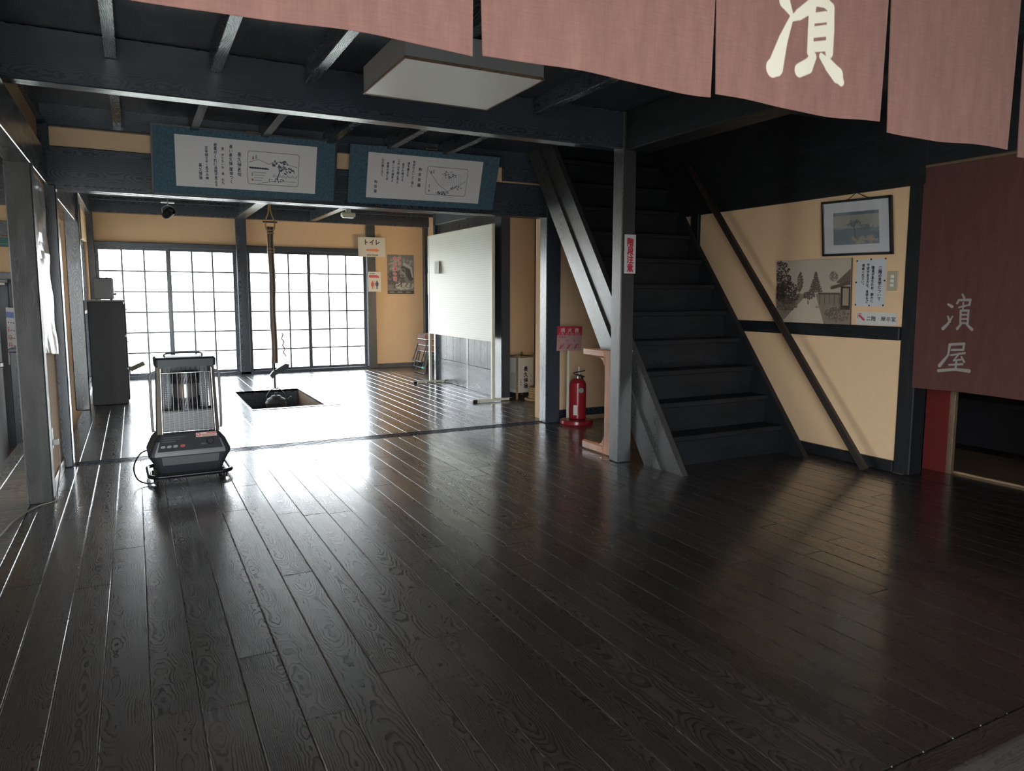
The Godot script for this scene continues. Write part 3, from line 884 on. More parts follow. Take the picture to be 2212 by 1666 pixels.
func build_stairs() -> void:
	var base := V(3.6, 0, -4.4)
	var t := thing("staircase", "steep dark wooden staircase rising beside the plaster wall", "staircase", base)
	for s in 2:
		var x0 := 3.034 if s == 0 else 4.14
		var m := MB.new()
		m.grain = 1
		var k0 := 1.40 if s == 0 else 1.305
		m.prism([Vector2(0, -3.51), Vector2(0, -3.885), Vector2(2.75, -3.885 - 2.75 / k0), Vector2(2.75, -3.51 - 2.75 / k0)], 0, x0, x0 + 0.045)
		var o := put(t, "stringer", m.done(), M.stair if s == 1 else M.smooth_post, -base)
		m = MB.new()
		m.grain = 1
		var xr := x0 - 0.018 if s == 0 else x0 + 0.045
		m.prism([Vector2(0, -3.70), Vector2(0, -3.885), Vector2(2.75, -3.885 - 2.75 / k0), Vector2(2.75, -3.70 - 2.75 / k0)], 0, xr, xr + 0.018)
		put(o, "ridge", m.done(), M.stair if s == 1 else M.smooth_post)
	for k in range(1, 13):
		var y := 0.205 * k
		var z := -3.57 - y / 1.36
		bb(t, "tread", M.stair, V(3.075, y - 0.036, z - 0.22), V(4.145, y, z), 0.005)
		bb(t, "riser", M.stair, V(3.075, y - 0.205, z - 0.05), V(4.145, y - 0.034, z - 0.03), 0.0)
	# hand rail: a square bar parallel to the stringer, held by two blocks
	var p0 := V(4.215, 0.0, -3.085)
	var p1 := at_x(1490, 360, 4.215)
	var d := p1 - p0
	var mm := MB.new()
	mm.grain = 1
	mm.box(V(-0.017, 0, -0.024), V(0.017, d.length(), 0.024), 0.004)
	put(t, "handrail", mm.done(), M.brown_bar, p0 - base, V(-atan2(-d.z, d.y), 0, 0))

# ---------------------------------------------------------------- things in the hearth room
func build_hearth() -> void:
	var lo := V(0.995, -0.26, -9.045)
	var hi := V(1.714, 0.0, -7.555)
	var h := thing("sunken_hearth", "square sunken hearth in the board floor with dark wooden sides", "hearth", V(1.35, 0, -8.3))
	bb(h, "side_board", M.tan_wood, V(lo.x - 0.02, lo.y, lo.z), V(lo.x, -0.001, hi.z), 0.002)
	bb(h, "side_board", M.tan_wood, V(hi.x, lo.y, lo.z), V(hi.x + 0.0, -0.001, hi.z) + V(0.02, 0, 0), 0.002)
	bb(h, "side_board", M.timber, V(lo.x, lo.y, lo.z - 0.02), V(hi.x, -0.001, lo.z), 0.002)
	bb(h, "side_board", M.timber, V(lo.x, lo.y, hi.z), V(hi.x, -0.001, hi.z + 0.02), 0.002)
	bb(h, "ash_bed", M.ash, V(lo.x, lo.y - 0.03, lo.z), V(hi.x, lo.y + 0.03, hi.z), 0.0)
	bb(h, "rim", M.timber_old, V(0.974, -0.02, -7.56), V(1.86, 0.004, -7.50), 0.003)
	bb(h, "rim", M.timber_old, V(0.974, -0.02, -9.05), V(0.996, 0.003, -7.56), 0.003)
	bb(h, "rim", M.timber_old, V(1.712, -0.02, -9.05), V(1.735, 0.003, -7.56), 0.003)
	var c := V(1.34, 0, -8.3)
	var k := thing("iron_kettle", "round black iron kettle hanging in the sunken hearth", "kettle", c + V(0, -0.135, 0))
	put(k, "body", mesh_of(func(m): m.lathe([[0.0, 0.0], [0.075, 0.003], [0.105, 0.04], [0.115, 0.085], [0.10, 0.125], [0.055, 0.15], [0.05, 0.155]], 28)), M.iron)
	put(k, "lid", mesh_of(func(m): m.lathe([[0.054, 0.152], [0.05, 0.163], [0.012, 0.172], [0.010, 0.18], [0.016, 0.188], [0.012, 0.197], [0.0, 0.2]], 20)), M.iron)
	put(k, "spout", tube_mesh([V(0.09, 0.09, 0.02), V(0.13, 0.115, 0.03), V(0.155, 0.15, 0.035)], [0.02, 0.014, 0.011], 10), M.iron)
	var arc := []
	for i in 13:
		var a := PI * i / 12.0
		arc.append(V(-cos(a) * 0.105, 0.11 + sin(a) * 0.135, 0))
	put(k, "handle", tube_mesh(arc, 0.0045, 8), M.black_metal)
	var s := thing("trivet", "black iron trivet standing in the ash of the hearth", "trivet", c + V(0, -0.23, 0))
	put(s, "ring", tube_mesh(ring_pts(0.12, 0.09, 20), 0.006, 6), M.black_metal)
	for i in 3:
		var a := TAU * i / 3.0 + 0.5
		put(s, "leg", tube_mesh([V(cos(a) * 0.12, 0.09, sin(a) * 0.12), V(cos(a) * 0.15, 0.0, sin(a) * 0.15)], 0.007, 6), M.black_metal)
	var t := thing("fire_tongs", "pair of thin steel fire tongs lying across the hearth", "tongs", V(1.44, -0.17, -8.15))
	for i in 2:
		put(t, "rod", tube_mesh([V(-0.12, -0.05, 0.05 + 0.03 * i), V(0.2, 0.03, -0.05 + 0.06 * i)], 0.005, 6), M.steel)
	put(t, "ring", tube_mesh(ring_pts(0.018, 0.0, 10, V(0.2, 0.03, -0.02)), 0.003, 5), M.steel)
	# pot hook
	var g := thing("hearth_pot_hook", "hanging bamboo pot hook with a wooden fish lever above the hearth", "pot hook", c)
	var tube := []
	var rad := []
	for i in 19:
		var y := 0.39 + 1.48 * i / 18.0
		tube.append(V(0.004 * sin(i * 0.7), y, 0))
		rad.append(0.033 + (0.004 if i % 5 == 0 else 0.0))
	put(g, "bamboo_tube", tube_mesh(tube, rad, 14), M.bamboo)
	for y in [1.60, 1.63, 1.80, 1.83]:
		put(g, "binding", mesh_of(func(m): m.lathe([[0.034, y - 0.006], [0.042, y - 0.004], [0.042, y + 0.004], [0.034, y + 0.006]], 16)), M.rope)
	put(g, "cross_pin", tube_mesh([V(-0.075, 1.92, 0), V(0.075, 1.92, 0)], 0.008, 8), M.black_metal)
	put(g, "hanging_loop", tube_mesh(curve([V(-0.042, 1.84, 0), V(-0.045, 1.93, 0), V(-0.012, 2.03, 0), V(0, 2.19, 0), V(0.012, 2.03, 0), V(0.045, 1.93, 0), V(0.042, 1.84, 0)]), 0.008, 6), M.rope)
	put(g, "iron_rod", tube_mesh([V(-0.006, 0.42, 0), V(-0.006, 0.16, 0), V(-0.006, 0.115, 0.0)], 0.011, 8), M.black_metal)
	var fish := MB.new()
	fish.prism([Vector2(-0.03, -0.07), Vector2(-0.03, 0.09), Vector2(0.0, 0.12), Vector2(0.03, 0.09), Vector2(0.022, -0.07), Vector2(0.04, -0.12), Vector2(-0.01, -0.12)], 2, -0.018, 0.018)
	var fl := put(g, "fish_lever", fish.done(), M.timber_old, V(0.05, 0.31, 0.0), V(0, 0, deg_to_rad(-60)))
	put(fl, "eye", mesh_of(func(m): m.lathe([[0.006, 0.0], [0.004, 0.003], [0.0, 0.004]], 10)), M.black, V(0.0, 0.085, 0.018), V(PI / 2, 0, 0))
	put(g, "hook", tube_mesh(curve([V(-0.006, 0.18, 0), V(-0.006, 0.13, 0), V(0.012, 0.105, 0), V(0.03, 0.125, 0)]), 0.006, 7), M.black_metal)
	var cord := [V(0.02, 1.63, 0.03), V(0.04, 1.2, 0.03), V(0.075, 0.72, 0.03)]
	put(g, "cord", tube_mesh(cord, 0.0025, 5), M.rope)
	var curl := []
	for i in 14:
		curl.append(V(0.08 + 0.002 * i + 0.01 * sin(i * 1.6), 0.72 - 0.02 * i, 0.03 + 0.008 * cos(i * 1.6)))
	put(g, "curled_cord_end", tube_mesh(curl, 0.0065, 6), M.cloth_brown)

func ring_pts(r: float, y: float, n: int, c := Vector3.ZERO) -> Array:
	var out := []
	for i in n + 1:
		var a := TAU * i / n
		out.append(c + V(cos(a) * r, y, sin(a) * r))
	return out

func rounded(hw: float, hd: float, y: float, r: float, z_off := 0.0) -> Array:
	var out := []
	for q: Array in [[1, 1, 0.0], [-1, 1, PI / 2], [-1, -1, PI], [1, -1, PI * 1.5]]:
		for k in 4:
			var a: float = q[2] + PI / 2 * k / 3.0
			out.append(V(q[0] * (hw - r) + cos(a) * r, y, q[1] * (hd - r) + sin(a) * r + z_off))
	return out

func build_heater() -> void:
	var t := thing("kerosene_heater", "black portable kerosene heater with wire guard on the board floor", "heater", V(0.262, 0, -5.03), "", deg_to_rad(1.5))
	# tray and its bumper tube
	var m := MB.new()
	m.loft([rounded(0.20, 0.155, 0.012, 0.04), rounded(0.205, 0.16, 0.035, 0.045), rounded(0.19, 0.15, 0.05, 0.04)])
	put(t, "base_tray", m.done(), M.black)
	var rail := rounded(0.235, 0.185, 0.035, 0.06)
	rail.append(rail[0])
	put(t, "bumper_rail", tube_mesh(rail, 0.0125, 10), M.black_metal)
	for x: float in [-0.2, 0.2]:
		for z: float in [-0.13, 0.13]:
			put(t, "foot", mesh_of(func(q): q.lathe([[0.0, 0.0], [0.014, 0.0], [0.014, 0.014], [0.0, 0.014]], 12)), M.black, V(x, 0, z))
	m = MB.new()
	m.loft([rounded(0.185, 0.14, 0.05, 0.03), rounded(0.205, 0.152, 0.10, 0.03), rounded(0.236, 0.162, 0.155, 0.035), rounded(0.236, 0.160, 0.175, 0.035), rounded(0.205, 0.145, 0.245, 0.03), rounded(0.172, 0.118, 0.285, 0.02)])
	put(t, "tank_housing", m.done(), M.graphite)
	m = MB.new()
	m.loft([[V(-0.158, 0.098, 0.156), V(0.158, 0.098, 0.156), V(0.158, 0.098, 0.140), V(-0.158, 0.098, 0.140)], [V(-0.165, 0.150, 0.1665), V(0.165, 0.150, 0.1665), V(0.165, 0.150, 0.150), V(-0.165, 0.150, 0.150)]])
	put(t, "silver_band", m.done(), plain(lin(0.16, 0.165, 0.17), 0.4, 0.4))
	# sloping control panel
	var im := canvas(256, 80, lin(0.022, 0.023, 0.026))
	for k in 3:
		dab(im, Vector2(14 + 24 * k, 58), Vector2(20 + 24 * k, 58), 6, 6, lin(0.30, 0.31, 0.32))
	dab(im, Vector2(90, 58), Vector2(96, 58), 7, 7, lin(0.4, 0.09, 0.07))
	for k in 3:
		dab(im, Vector2(12, 14 + 10 * k), Vector2(100 - 20 * k, 14 + 10 * k), 2, 2, lin(0.09, 0.095, 0.1))
	dab(im, Vector2(168, 56), Vector2(182, 56), 4, 4, lin(0.1, 0.1, 0.1))
	var panel := [V(-0.16, 0.284, 0.129), V(0.16, 0.284, 0.129), V(0.185, 0.188, 0.171), V(-0.185, 0.188, 0.171)]
	m = MB.new()
	m.sheet(panel, 0.006)
	put(t, "control_panel", m.done(), printed(im, 0.4))
	m = MB.new()
	m.lathe([[0.022, 0.0], [0.022, 0.012], [0.018, 0.016], [0.0, 0.016]], 20)
	put(t, "dial", m.done(), M.black, V(0.115, 0.228, 0.149), V(deg_to_rad(68), 0, 0))
	im = canvas(128, 36, lin(0.72, 0.5, 0.46))
	dab(im, Vector2(16, 18), Vector2(16.1, 18), 13, 13, lin(0.6, 0.05, 0.05))
	dab(im, Vector2(16, 18), Vector2(16.1, 18), 8, 8, lin(0.8, 0.7, 0.66))
	dab(im, Vector2(10, 24), Vector2(22, 12), 2, 2, lin(0.6, 0.05, 0.05))
	dab(im, Vector2(70, 8), Vector2(124, 8), 5, 5, lin(0.62, 0.16, 0.13))
	for k in 2:
		dab(im, Vector2(36, 20 + 8 * k), Vector2(116, 20 + 8 * k), 1.6, 1.6, lin(0.3, 0.12, 0.1))
	m = MB.new()
	m.sheet([V(0.035, 0.283, 0.132), V(0.155, 0.283, 0.132), V(0.158, 0.258, 0.144), V(0.036, 0.258, 0.144)], 0.002)
	put(t, "warning_sticker", m.done(), printed(im, 0.45))
	# head: cheeks, reflector, top cap, leaning slightly back
	for s: float in [-1.0, 1.0]:
		m = MB.new()
		m.loft([[V(s * 0.150, 0.285, 0.115), V(s * 0.178, 0.285, 0.105), V(s * 0.178, 0.285, -0.09), V(s * 0.150, 0.285, -0.09)], [V(s * 0.138, 0.70, 0.085), V(s * 0.164, 0.70, 0.075), V(s * 0.164, 0.70, -0.09), V(s * 0.138, 0.70, -0.09)]])
		put(t, "side_cheek", m.done(), plain(lin(0.20, 0.185, 0.165), 0.4, 0.6))
		m = MB.new()
		m.tube(curve([V(s * 0.195, 0.29, 0.02), V(s * 0.200, 0.34, 0.02), V(s * 0.200, 0.60, 0.005), V(s * 0.198, 0.645, 0.0), V(s * 0.165, 0.665, 0.0)]), 0.0085, 9)
		put(t, "guard_tube", m.done(), M.grey_paint)
		# open lattice beside the burner, daylight shows through its holes
		m = MB.new()
		for k in 5:
			var x := s * (0.085 + 0.0115 * k)
			m.box(V(x - 0.0050, 0.42, -0.062), V(x + 0.0050, 0.64, -0.058))
		for k in 19:
			var y := 0.42 + 0.0122 * k
			m.box(V(s * 0.109 - 0.03, y - 0.0053, -0.0635), V(s * 0.109 + 0.03, y + 0.0053, -0.0565))
		put(t, "side_lattice", m.done(), M.graphite)
	m = MB.new()
	m.box(V(-0.085, 0.40, -0.085), V(0.085, 0.70, -0.078), 0.002)
	put(t, "reflector", m.done(), plain(lin(0.16, 0.16, 0.16), 0.35, 0.9))
	m = MB.new()
	m.box(V(-0.142, 0.64, -0.085), V(0.142, 0.70, -0.078), 0.002)
	put(t, "back_plate", m.done(), M.graphite)
	m = MB.new()
	m.box(V(-0.15, 0.285, -0.085), V(0.15, 0.42, -0.078), 0.002)
	put(t, "back_plate", m.done(), M.graphite)
	m = MB.new()
	m.loft([rounded(0.172, 0.11, 0.70, 0.015, -0.01), rounded(0.176, 0.115, 0.745, 0.02, -0.01), rounded(0.165, 0.105, 0.757, 0.02, -0.01)])
	put(t, "top_cap", m.done(), M.graphite)
	put(t, "carry_handle", tube_mesh(curve([V(-0.11, 0.755, -0.06), V(-0.09, 0.772, -0.06), V(0.09, 0.772, -0.06), V(0.11, 0.755, -0.06)]), 0.005, 7), M.black)
	# burner: perforated sleeve with a smooth glass band
	im = canvas(256, 64, lin(0.10, 0.10, 0.105))
	for j in 4:
		for i in 32:
			var x := i * 8.0 + (4.0 if j % 2 else 0.0)
			dab(im, Vector2(x + 1.5, 14 + j * 14), Vector2(x + 5, 4 + j * 14), 1.6, 1.6, lin(0.006, 0.006, 0.006))
	var perf := printed(im, 0.4)
	perf.metallic = 0.6
	perf.texture_repeat = true
	put(t, "burner_sleeve", mesh_of(func(q): q.lathe([[0.082, 0.585], [0.082, 0.645]], 28)), perf, V(0, 0, 0.0))
	put(t, "burner_glass", mesh_of(func(q): q.lathe([[0.076, 0.50], [0.076, 0.585]], 28)), plain(lin(0.30, 0.29, 0.28), 0.2, 0.7))
	put(t, "burner_sleeve", mesh_of(func(q): q.lathe([[0.082, 0.425], [0.082, 0.50]], 28)), perf)
	put(t, "burner_cap", mesh_of(func(q): q.lathe([[0.084, 0.645], [0.084, 0.66], [0.0, 0.665]], 28)), M.graphite)
	# slatted lower grille
	for k in 20:
		var y := 0.295 + 0.0062 * k
		bbl(t, "grille_slat", M.steel, V(-0.148, y, 0.098 - 0.0004 * k), V(0.148, y + 0.0028, 0.106 - 0.0004 * k))
	bbl(t, "grille_back", M.graphite, V(-0.148, 0.285, 0.08), V(0.148, 0.425, 0.085))
	for k in 11:
		var x := -0.138 + 0.0276 * k
		put(t, "guard_wire", tube_mesh([V(x, 0.292, 0.128), V(x * 0.96, 0.66, 0.098), V(x * 0.95, 0.685, 0.07)], 0.0019, 6), M.steel)
	for s: float in [-1.0, 1.0]:
		put(t, "guard_bar", tube_mesh([V(s * 0.151, 0.288, 0.13), V(s * 0.144, 0.69, 0.098)], 0.004, 6), M.chrome)
	put(t, "guard_bar", tube_mesh([V(-0.14, 0.662, 0.1), V(0.14, 0.662, 0.1)], 0.003, 6), M.chrome)
	put(t, "guard_bar", tube_mesh([V(-0.146, 0.30, 0.13), V(0.146, 0.30, 0.13)], 0.003, 6), M.chrome)
	put(t, "power_cord", tube_mesh(curve([V(-0.2, 0.16, -0.1), V(-0.27, 0.15, -0.05), V(-0.315, 0.09, 0.05), V(-0.30, 0.03, 0.15), V(-0.24, 0.008, 0.20), V(-0.19, 0.02, 0.2)], 8), 0.0045, 7), M.black)

func bbl(parent: Node3D, called: String, mat: Material, lo: Vector3, hi: Vector3, b := 0.001) -> MeshInstance3D:
	return put(parent, called, box_mesh(hi - lo, b), mat, (lo + hi) / 2.0)

func build_pegboard() -> void:
	var im := canvas(256, 256, lin(0.74, 0.735, 0.65))
	for i in 10:
		for j in 10:
			var p := Vector2(12.8 + 25.6 * i, 12.8 + 25.6 * j)
			dab(im, p, p + Vector2(0.1, 0), 2.6, 2.6, lin(0.22, 0.21, 0.18))
	var peg := printed(im, 0.5)
	peg.texture_repeat = true
	peg.uv1_triplanar = true
	peg.uv1_world_triplanar = true
	peg.uv1_scale = Vector3.ONE / 0.25
	var t := thing("pegboard_partition", "cream perforated display board on two steel legs", "display board", V(3.379, 0, -7.92))
	bb(t, "pegboard", peg, V(3.366, 0.66, -8.84), V(3.386, 1.875, -7.005), 0.002)
	for z: float in [-8.858, -6.99]:
		bb(t, "leg", M.cream_paint, V(3.361, 0.02, z - 0.017), V(3.396, 1.888, z + 0.017), 0.003)
		var f := bb(t, "foot", M.cream_paint, V(3.145, 0.006, z - 0.012), V(3.612, 0.03, z + 0.012), 0.003)
		for s: float in [-1.0, 1.0]:
			put(f, "end_cap", box_mesh(V(0.05, 0.03, 0.03), 0.004), M.black, V(s * 0.215, -0.004, 0))
	bb(t, "edge_strip", M.cream_paint, V(3.362, 1.868, -8.84), V(3.392, 1.888, -7.005), 0.002)
	bb(t, "edge_strip", M.cream_paint, V(3.362, 0.645, -8.84), V(3.392, 0.665, -7.005), 0.002)
	var c := []
	for q: Array in [[938.5, 565.0], [950.0, 565.0], [952.5, 592.0], [938.5, 592.0]]:
		c.append(at_x(q[0], q[1], 3.355))
	im = canvas(64, 96, lin(0.6, 0.59, 0.55))
	for k in 9:
		dab(im, Vector2(10, 12 + 9 * k), Vector2(rng.randf_range(30, 56), 12 + 9 * k), 0.8, 0.8, lin(0.3, 0.3, 0.3))
	var m := MB.new()
	var bent: Vector3 = c[1] + V(-0.012, 0, 0)
	m.sheet([c[0], bent, c[2] + V(-0.03, 0, 0), c[3]], 0.0008)
	var o := put(self, "paper_note", m.done(), printed(im))
	tag(o, "small curled paper note pinned to the cream pegboard", "note")

func sheet_z(px: Array, z: float, out := 0.0) -> Array:
	var c := []
	for q: Array in px:
		c.append(at_z(q[0], q[1], z) + V(0, 0, out))
	return c

func board_sign(called: String, label: String, category: String, corners: Array, im: Image, thick := 0.004, rough := 0.5) -> MeshInstance3D:
	var m := MB.new()
	m.sheet(corners, thick)
	var o := put(self, called, m.done(), printed(im, rough))
	tag(o, label, category)
	return o

func rect_z(x0: float, x1: float, y0: float, y1: float, z: float) -> Array:
	return [V(x0, y1, z), V(x1, y1, z), V(x1, y0, z), V(x0, y0, z)]

func rect_x(z0: float, z1: float, y0: float, y1: float, x: float) -> Array:
	# on a wall that faces -x: seen from the room, z0 (far) is on the left
	return [V(x, y1, z0), V(x, y1, z1), V(x, y0, z1), V(x, y0, z0)]

func build_back_things() -> void:
	# signs on the back wall
	var ink := lin(0.03, 0.03, 0.035)
	var im := canvas(256, 190, lin(0.70, 0.66, 0.58))
	row(im, "トイレ", 50, 22, 52, 54, 8, ink)
	line(im, [Vector2(84, 124), Vector2(170, 124)], 22, lin(0.72, 0.25, 0.13))
	for k in 16:
		dab(im, Vector2(168 + k * 2, 106 + k * 1.1), Vector2(168 + k * 2, 142 - k * 1.1), 1.2, 1.2, lin(0.72, 0.25, 0.13))
	latin(im, "RESTROOM", 84, 165, 13, 13, 2.6, ink)
	board_sign("restroom_sign", "white sign with black lettering and an orange arrow pointing right", "sign", rect_z(3.028, 3.448, 1.71, 2.006, -10.925), im)
	im = canvas(128, 190, lin(0.70, 0.67, 0.60))
	row(im, "お手洗い", 14, 10, 15, 16, 2, ink)
	dab(im, Vector2(18, 44), Vector2(78, 44), 13, 13, lin(0.62, 0.1, 0.12))
	for k in 14:
		dab(im, Vector2(84 + k * 2, 32 + k * 1.0), Vector2(84 + k * 2, 57), 1.4, 1.4, lin(0.62, 0.1, 0.12))
	for f: Array in [[42.0, lin(0.62, 0.1, 0.12), 1], [88.0, lin(0.05, 0.06, 0.12), 0]]:
		dab(im, Vector2(f[0], 92), Vector2(f[0] + 0.1, 92), 7, 7, f[1])
		dab(im, Vector2(f[0], 106), Vector2(f[0], 132), 10, 10 + 4 * f[2], f[1])
		dab(im, Vector2(f[0] - 13, 106), Vector2(f[0] - 14, 130), 2.6, 2.6, f[1])
		dab(im, Vector2(f[0] + 13, 106), Vector2(f[0] + 14, 130), 2.6, 2.6, f[1])
		dab(im, Vector2(f[0] - 4, 136), Vector2(f[0] - 4, 164), 3, 3, f[1])
		dab(im, Vector2(f[0] + 4, 136), Vector2(f[0] + 4, 164), 3, 3, f[1])
	line(im, [Vector2(65, 86), Vector2(65, 164)], 3, ink)
	board_sign("washroom_sign", "small white sign with red arrow and a red and a black figure", "sign", rect_z(3.177, 3.373, 1.187, 1.488, -10.935), im)
	im = canvas(192, 268, lin(0.20, 0.20, 0.21))
	blob(im, Vector2(100, 70), Vector2(90, 60), lin(0.38, 0.38, 0.39), 60, 14)
	blob(im, Vector2(60, 170), Vector2(60, 60), lin(0.07, 0.07, 0.08), 70, 16)
	blob(im, Vector2(120, 215), Vector2(70, 25), lin(0.55, 0.53, 0.5), 40, 12)
	brush(im, [[112, 90, 30], [150, 120, 46], [168, 160, 34]], lin(0.06, 0.06, 0.07))
	brush(im, [[120, 60, 14], [170, 90, 18], [182, 150, 10]], lin(0.5, 0.5, 0.5))
	line(im, [Vector2(96, 96), Vector2(96, 150), Vector2(126, 150), Vector2(126, 96), Vector2(96, 96)], 4, lin(0.3, 0.36, 0.33))
	for w: Array in [[7.0, lin(0.75, 0.66, 0.64)], [3.4, lin(0.62, 0.09, 0.12)]]:
		column(im, "中山道の宿", 38, 12, 30, 34, w[0], w[1])
		column(im, "ゆる", 72, 14, 26, 30, w[0], w[1])
	dab(im, Vector2(0, 258), Vector2(192, 258), 12, 12, lin(0.05, 0.05, 0.055))
	for k in 3:
		dab(im, Vector2(14 + 60 * k, 256), Vector2(44 + 60 * k, 256), 3, 3, lin(0.4, 0.4, 0.4))
	board_sign("event_poster", "grey poster with red vertical lettering on the plastered back wall", "poster", rect_z(3.50, 3.93, 1.153, 1.757, -10.993), im, 0.002, 0.4)
	im = canvas(80, 200, lin(0.68, 0.66, 0.6))
	column(im, "お手洗", 16, 14, 46, 50, 6, ink)
	dab(im, Vector2(24, 178), Vector2(52, 178), 9, 9, lin(0.6, 0.1, 0.08))
	board_sign("corner_sign", "narrow white sign with black lettering on the dark door in the corner", "sign", [V(4.118, 1.48, -10.9), V(4.118, 1.48, -10.62), V(4.118, 1.14, -10.62), V(4.118, 1.14, -10.9)], im)
	# stacking chairs
	var names := ["lowest", "middle", "topmost"]
	for k in 3:
		var c := thing("stacking_chair", "low brown cushioned chair, %s of the stack by the corner door" % names[k], "chair", V(3.86 - 0.006 * k, 0.0, -9.98 + 0.01 * k), "stacked low chairs")
		var y: float = 0.335 + 0.088 * k
		var m := MB.new()
		m.loft([rounded(0.18, 0.17, y, 0.03), rounded(0.19, 0.18, y + 0.02, 0.04), rounded(0.19, 0.18, y + 0.05, 0.04), rounded(0.17, 0.16, y + 0.068, 0.05)])
		put(c, "seat", m.done(), M.cloth_brown)
		bbl(c, "seat_pan", M.steel, V(-0.185, y - 0.012, -0.175), V(0.185, y, 0.175))
		for s: float in [-1.0, 1.0]:
			var lift := 0.088 * k
			put(c, "leg", tube_mesh([V(-0.15, y - 0.01, s * 0.165), V(-0.22 - 0.02 * k, 0.012 + lift, s * (0.175 + 0.004 * k))], 0.009, 8), M.black_metal)
			put(c, "leg", tube_mesh([V(0.12, y - 0.01, s * 0.165), V(-0.06, 0.19 + lift * 0.6, s * 0.17), V(0.20, 0.012 + lift, s * (0.175 + 0.004 * k))], 0.009, 8), M.black_metal)
		put(c, "floor_bar", tube_mesh([V(-0.22 - 0.02 * k, 0.012 + 0.088 * k, -0.2), V(-0.22 - 0.02 * k, 0.012 + 0.088 * k, 0.2)], 0.011, 8), M.black_metal)
		put(c, "floor_bar", tube_mesh([V(0.20, 0.012 + 0.088 * k, -0.2), V(0.20, 0.012 + 0.088 * k, 0.2)], 0.011, 8), M.black_metal)
		if k == 1:
			put(c, "teal_cap", tube_mesh([V(-0.24, 0.1, 0.17), V(-0.24, 0.1, 0.215)], 0.016, 10), plain(lin(0.03, 0.36, 0.27), 0.5))
	# paper lantern
	var f := at_y(1117, 863, 0.0)
	var phi := atan2(0.126, 0.176)
	var r_ := V(0.884, 0, 0.467)
	var d_ := V(0.467, 0, -0.884)
	var e1 := r_ * cos(phi) + d_ * sin(phi)
	var e2 := -r_ * sin(phi) + d_ * cos(phi)
	var s := 0.225
	var mid := f + (e1 + e2) * (s / 2.0)
	var l := thing("paper_lantern", "square standing paper lantern with brushed characters, pale wooden posts", "lantern", mid)
	var corners := [f - mid, f + e1 * s - mid, f + (e1 + e2) * s - mid, f + e2 * s - mid]
	var turn := atan2(-e1.z, e1.x)
	for k in 4:
		put(l, "post", box_mesh(V(0.019, 0.50, 0.019), 0.002), M.pale_wood, corners[k] + V(0, 0.25, 0), V(0, turn, 0))
	var paper := lin(0.66, 0.62, 0.55)
	var brush_ink := lin(0.02, 0.018, 0.025)
	for k in 4:
		im = canvas(176, 300, paper)
		if k == 0:
			var yy := 74.0
			for ch: String in ["長", "久", "保", "宿"]:
				glyph(im, ch, 64, yy, 50, 6.5, brush_ink, 44)
				yy += 49
			column(im, "二の子", 30, 180, 14, 22, 2.2, brush_ink)
			line(im, [Vector2(140, 150), Vector2(152, 168)], 3, brush_ink)
			line(im, [Vector2(138, 190), Vector2(150, 214)], 3, brush_ink)
		elif k == 3:
			glyph(im, "今", 40, 20, 40, 3.5, brush_ink)
			glyph(im, "花", 36, 70, 40, 3.5, brush_ink)
			column(im, "久に", 34, 66, 36, 38, 3.0, brush_ink)
			for j in 14:
				line(im, [Vector2(90 + 5 * j, 120 + 7 * (j % 4)), Vector2(78 + 6 * j, 190 + 10 * (j % 3)), Vector2(84 + 6 * j, 270)], 2.0, lin(0.2, 0.2, 0.18))
			line(im, [Vector2(14, 250), Vector2(80, 190)], 5, lin(0.15, 0.14, 0.12))
			blob(im, Vector2(120, 170), Vector2(40, 60), lin(0.3, 0.31, 0.27), 26, 5)
		var a: Vector3 = corners[k] + V(0, 0.455, 0)
		var b: Vector3 = corners[(k + 1) % 4] + V(0, 0.455, 0)
		var outw: Vector3 = ((a + b) / 2.0 - V(0, 0.455, 0)).normalized() * 0.004
		var m := MB.new()
		if k == 3:
			# seen from outside this face runs from its far corner to the front one
			m.sheet([a + outw, b + outw, b + outw - V(0, 0.385, 0), a + outw - V(0, 0.385, 0)], 0.001)
		else:
			m.sheet([a + outw, b + outw, b + outw - V(0, 0.385, 0), a + outw - V(0, 0.385, 0)], 0.001)
		var pm := printed(im, 0.85)
		pm.backlight_enabled = true
		pm.backlight = Color(0.35, 0.33, 0.3)
		put(l, "paper_panel", m.done(), pm)
		put(l, "cross_bar", box_mesh(V(s, 0.012, 0.012), 0.001), M.pale_wood, (a + b) / 2.0 + V(0, 0.01, 0), V(0, turn + (PI / 2 if k % 2 else 0.0), 0))
	# straw coil
	var z := thing("straw_coil", "coiled straw rope mat stacked beside the paper lantern", "straw mat", at_y(1162, 866, 0.0) + V(0.03, 0, -0.05))
	put(z, "base_ring", tube_mesh(ring_pts(0.135, 0.014, 28), 0.015, 8), M.rope)
	put(z, "base_disc", mesh_of(func(q): q.lathe([[0.0, 0.0], [0.12, 0.002], [0.12, 0.02], [0.0, 0.022]], 24)), M.rope)
	for k in 5:
		put(z, "coil", tube_mesh(ring_pts(0.10 - 0.002 * k, 0.038 + 0.024 * k, 26, V(0.004 * (k % 2), 0, 0.004 * (k % 3))), 0.0145, 8), M.rope)
	put(z, "coil_core", mesh_of(func(q): q.lathe([[0.092, 0.02], [0.092, 0.145], [0.0, 0.15]], 20)), M.rope)
	# cabinet with a metal box on top
	var cb := thing("filing_cabinet", "tall dark cabinet standing against the left wall before the windows", "cabinet", V(-0.26, 0, -8.8))
	bb(cb, "carcass", M.cabinet, V(-0.425, 0.0, -9.02), V(-0.10, 1.065, -8.56), 0.006)
	bb(cb, "top_board", M.grey_paint, V(-0.43, 1.065, -9.03), V(-0.085, 1.082, -8.55), 0.003)
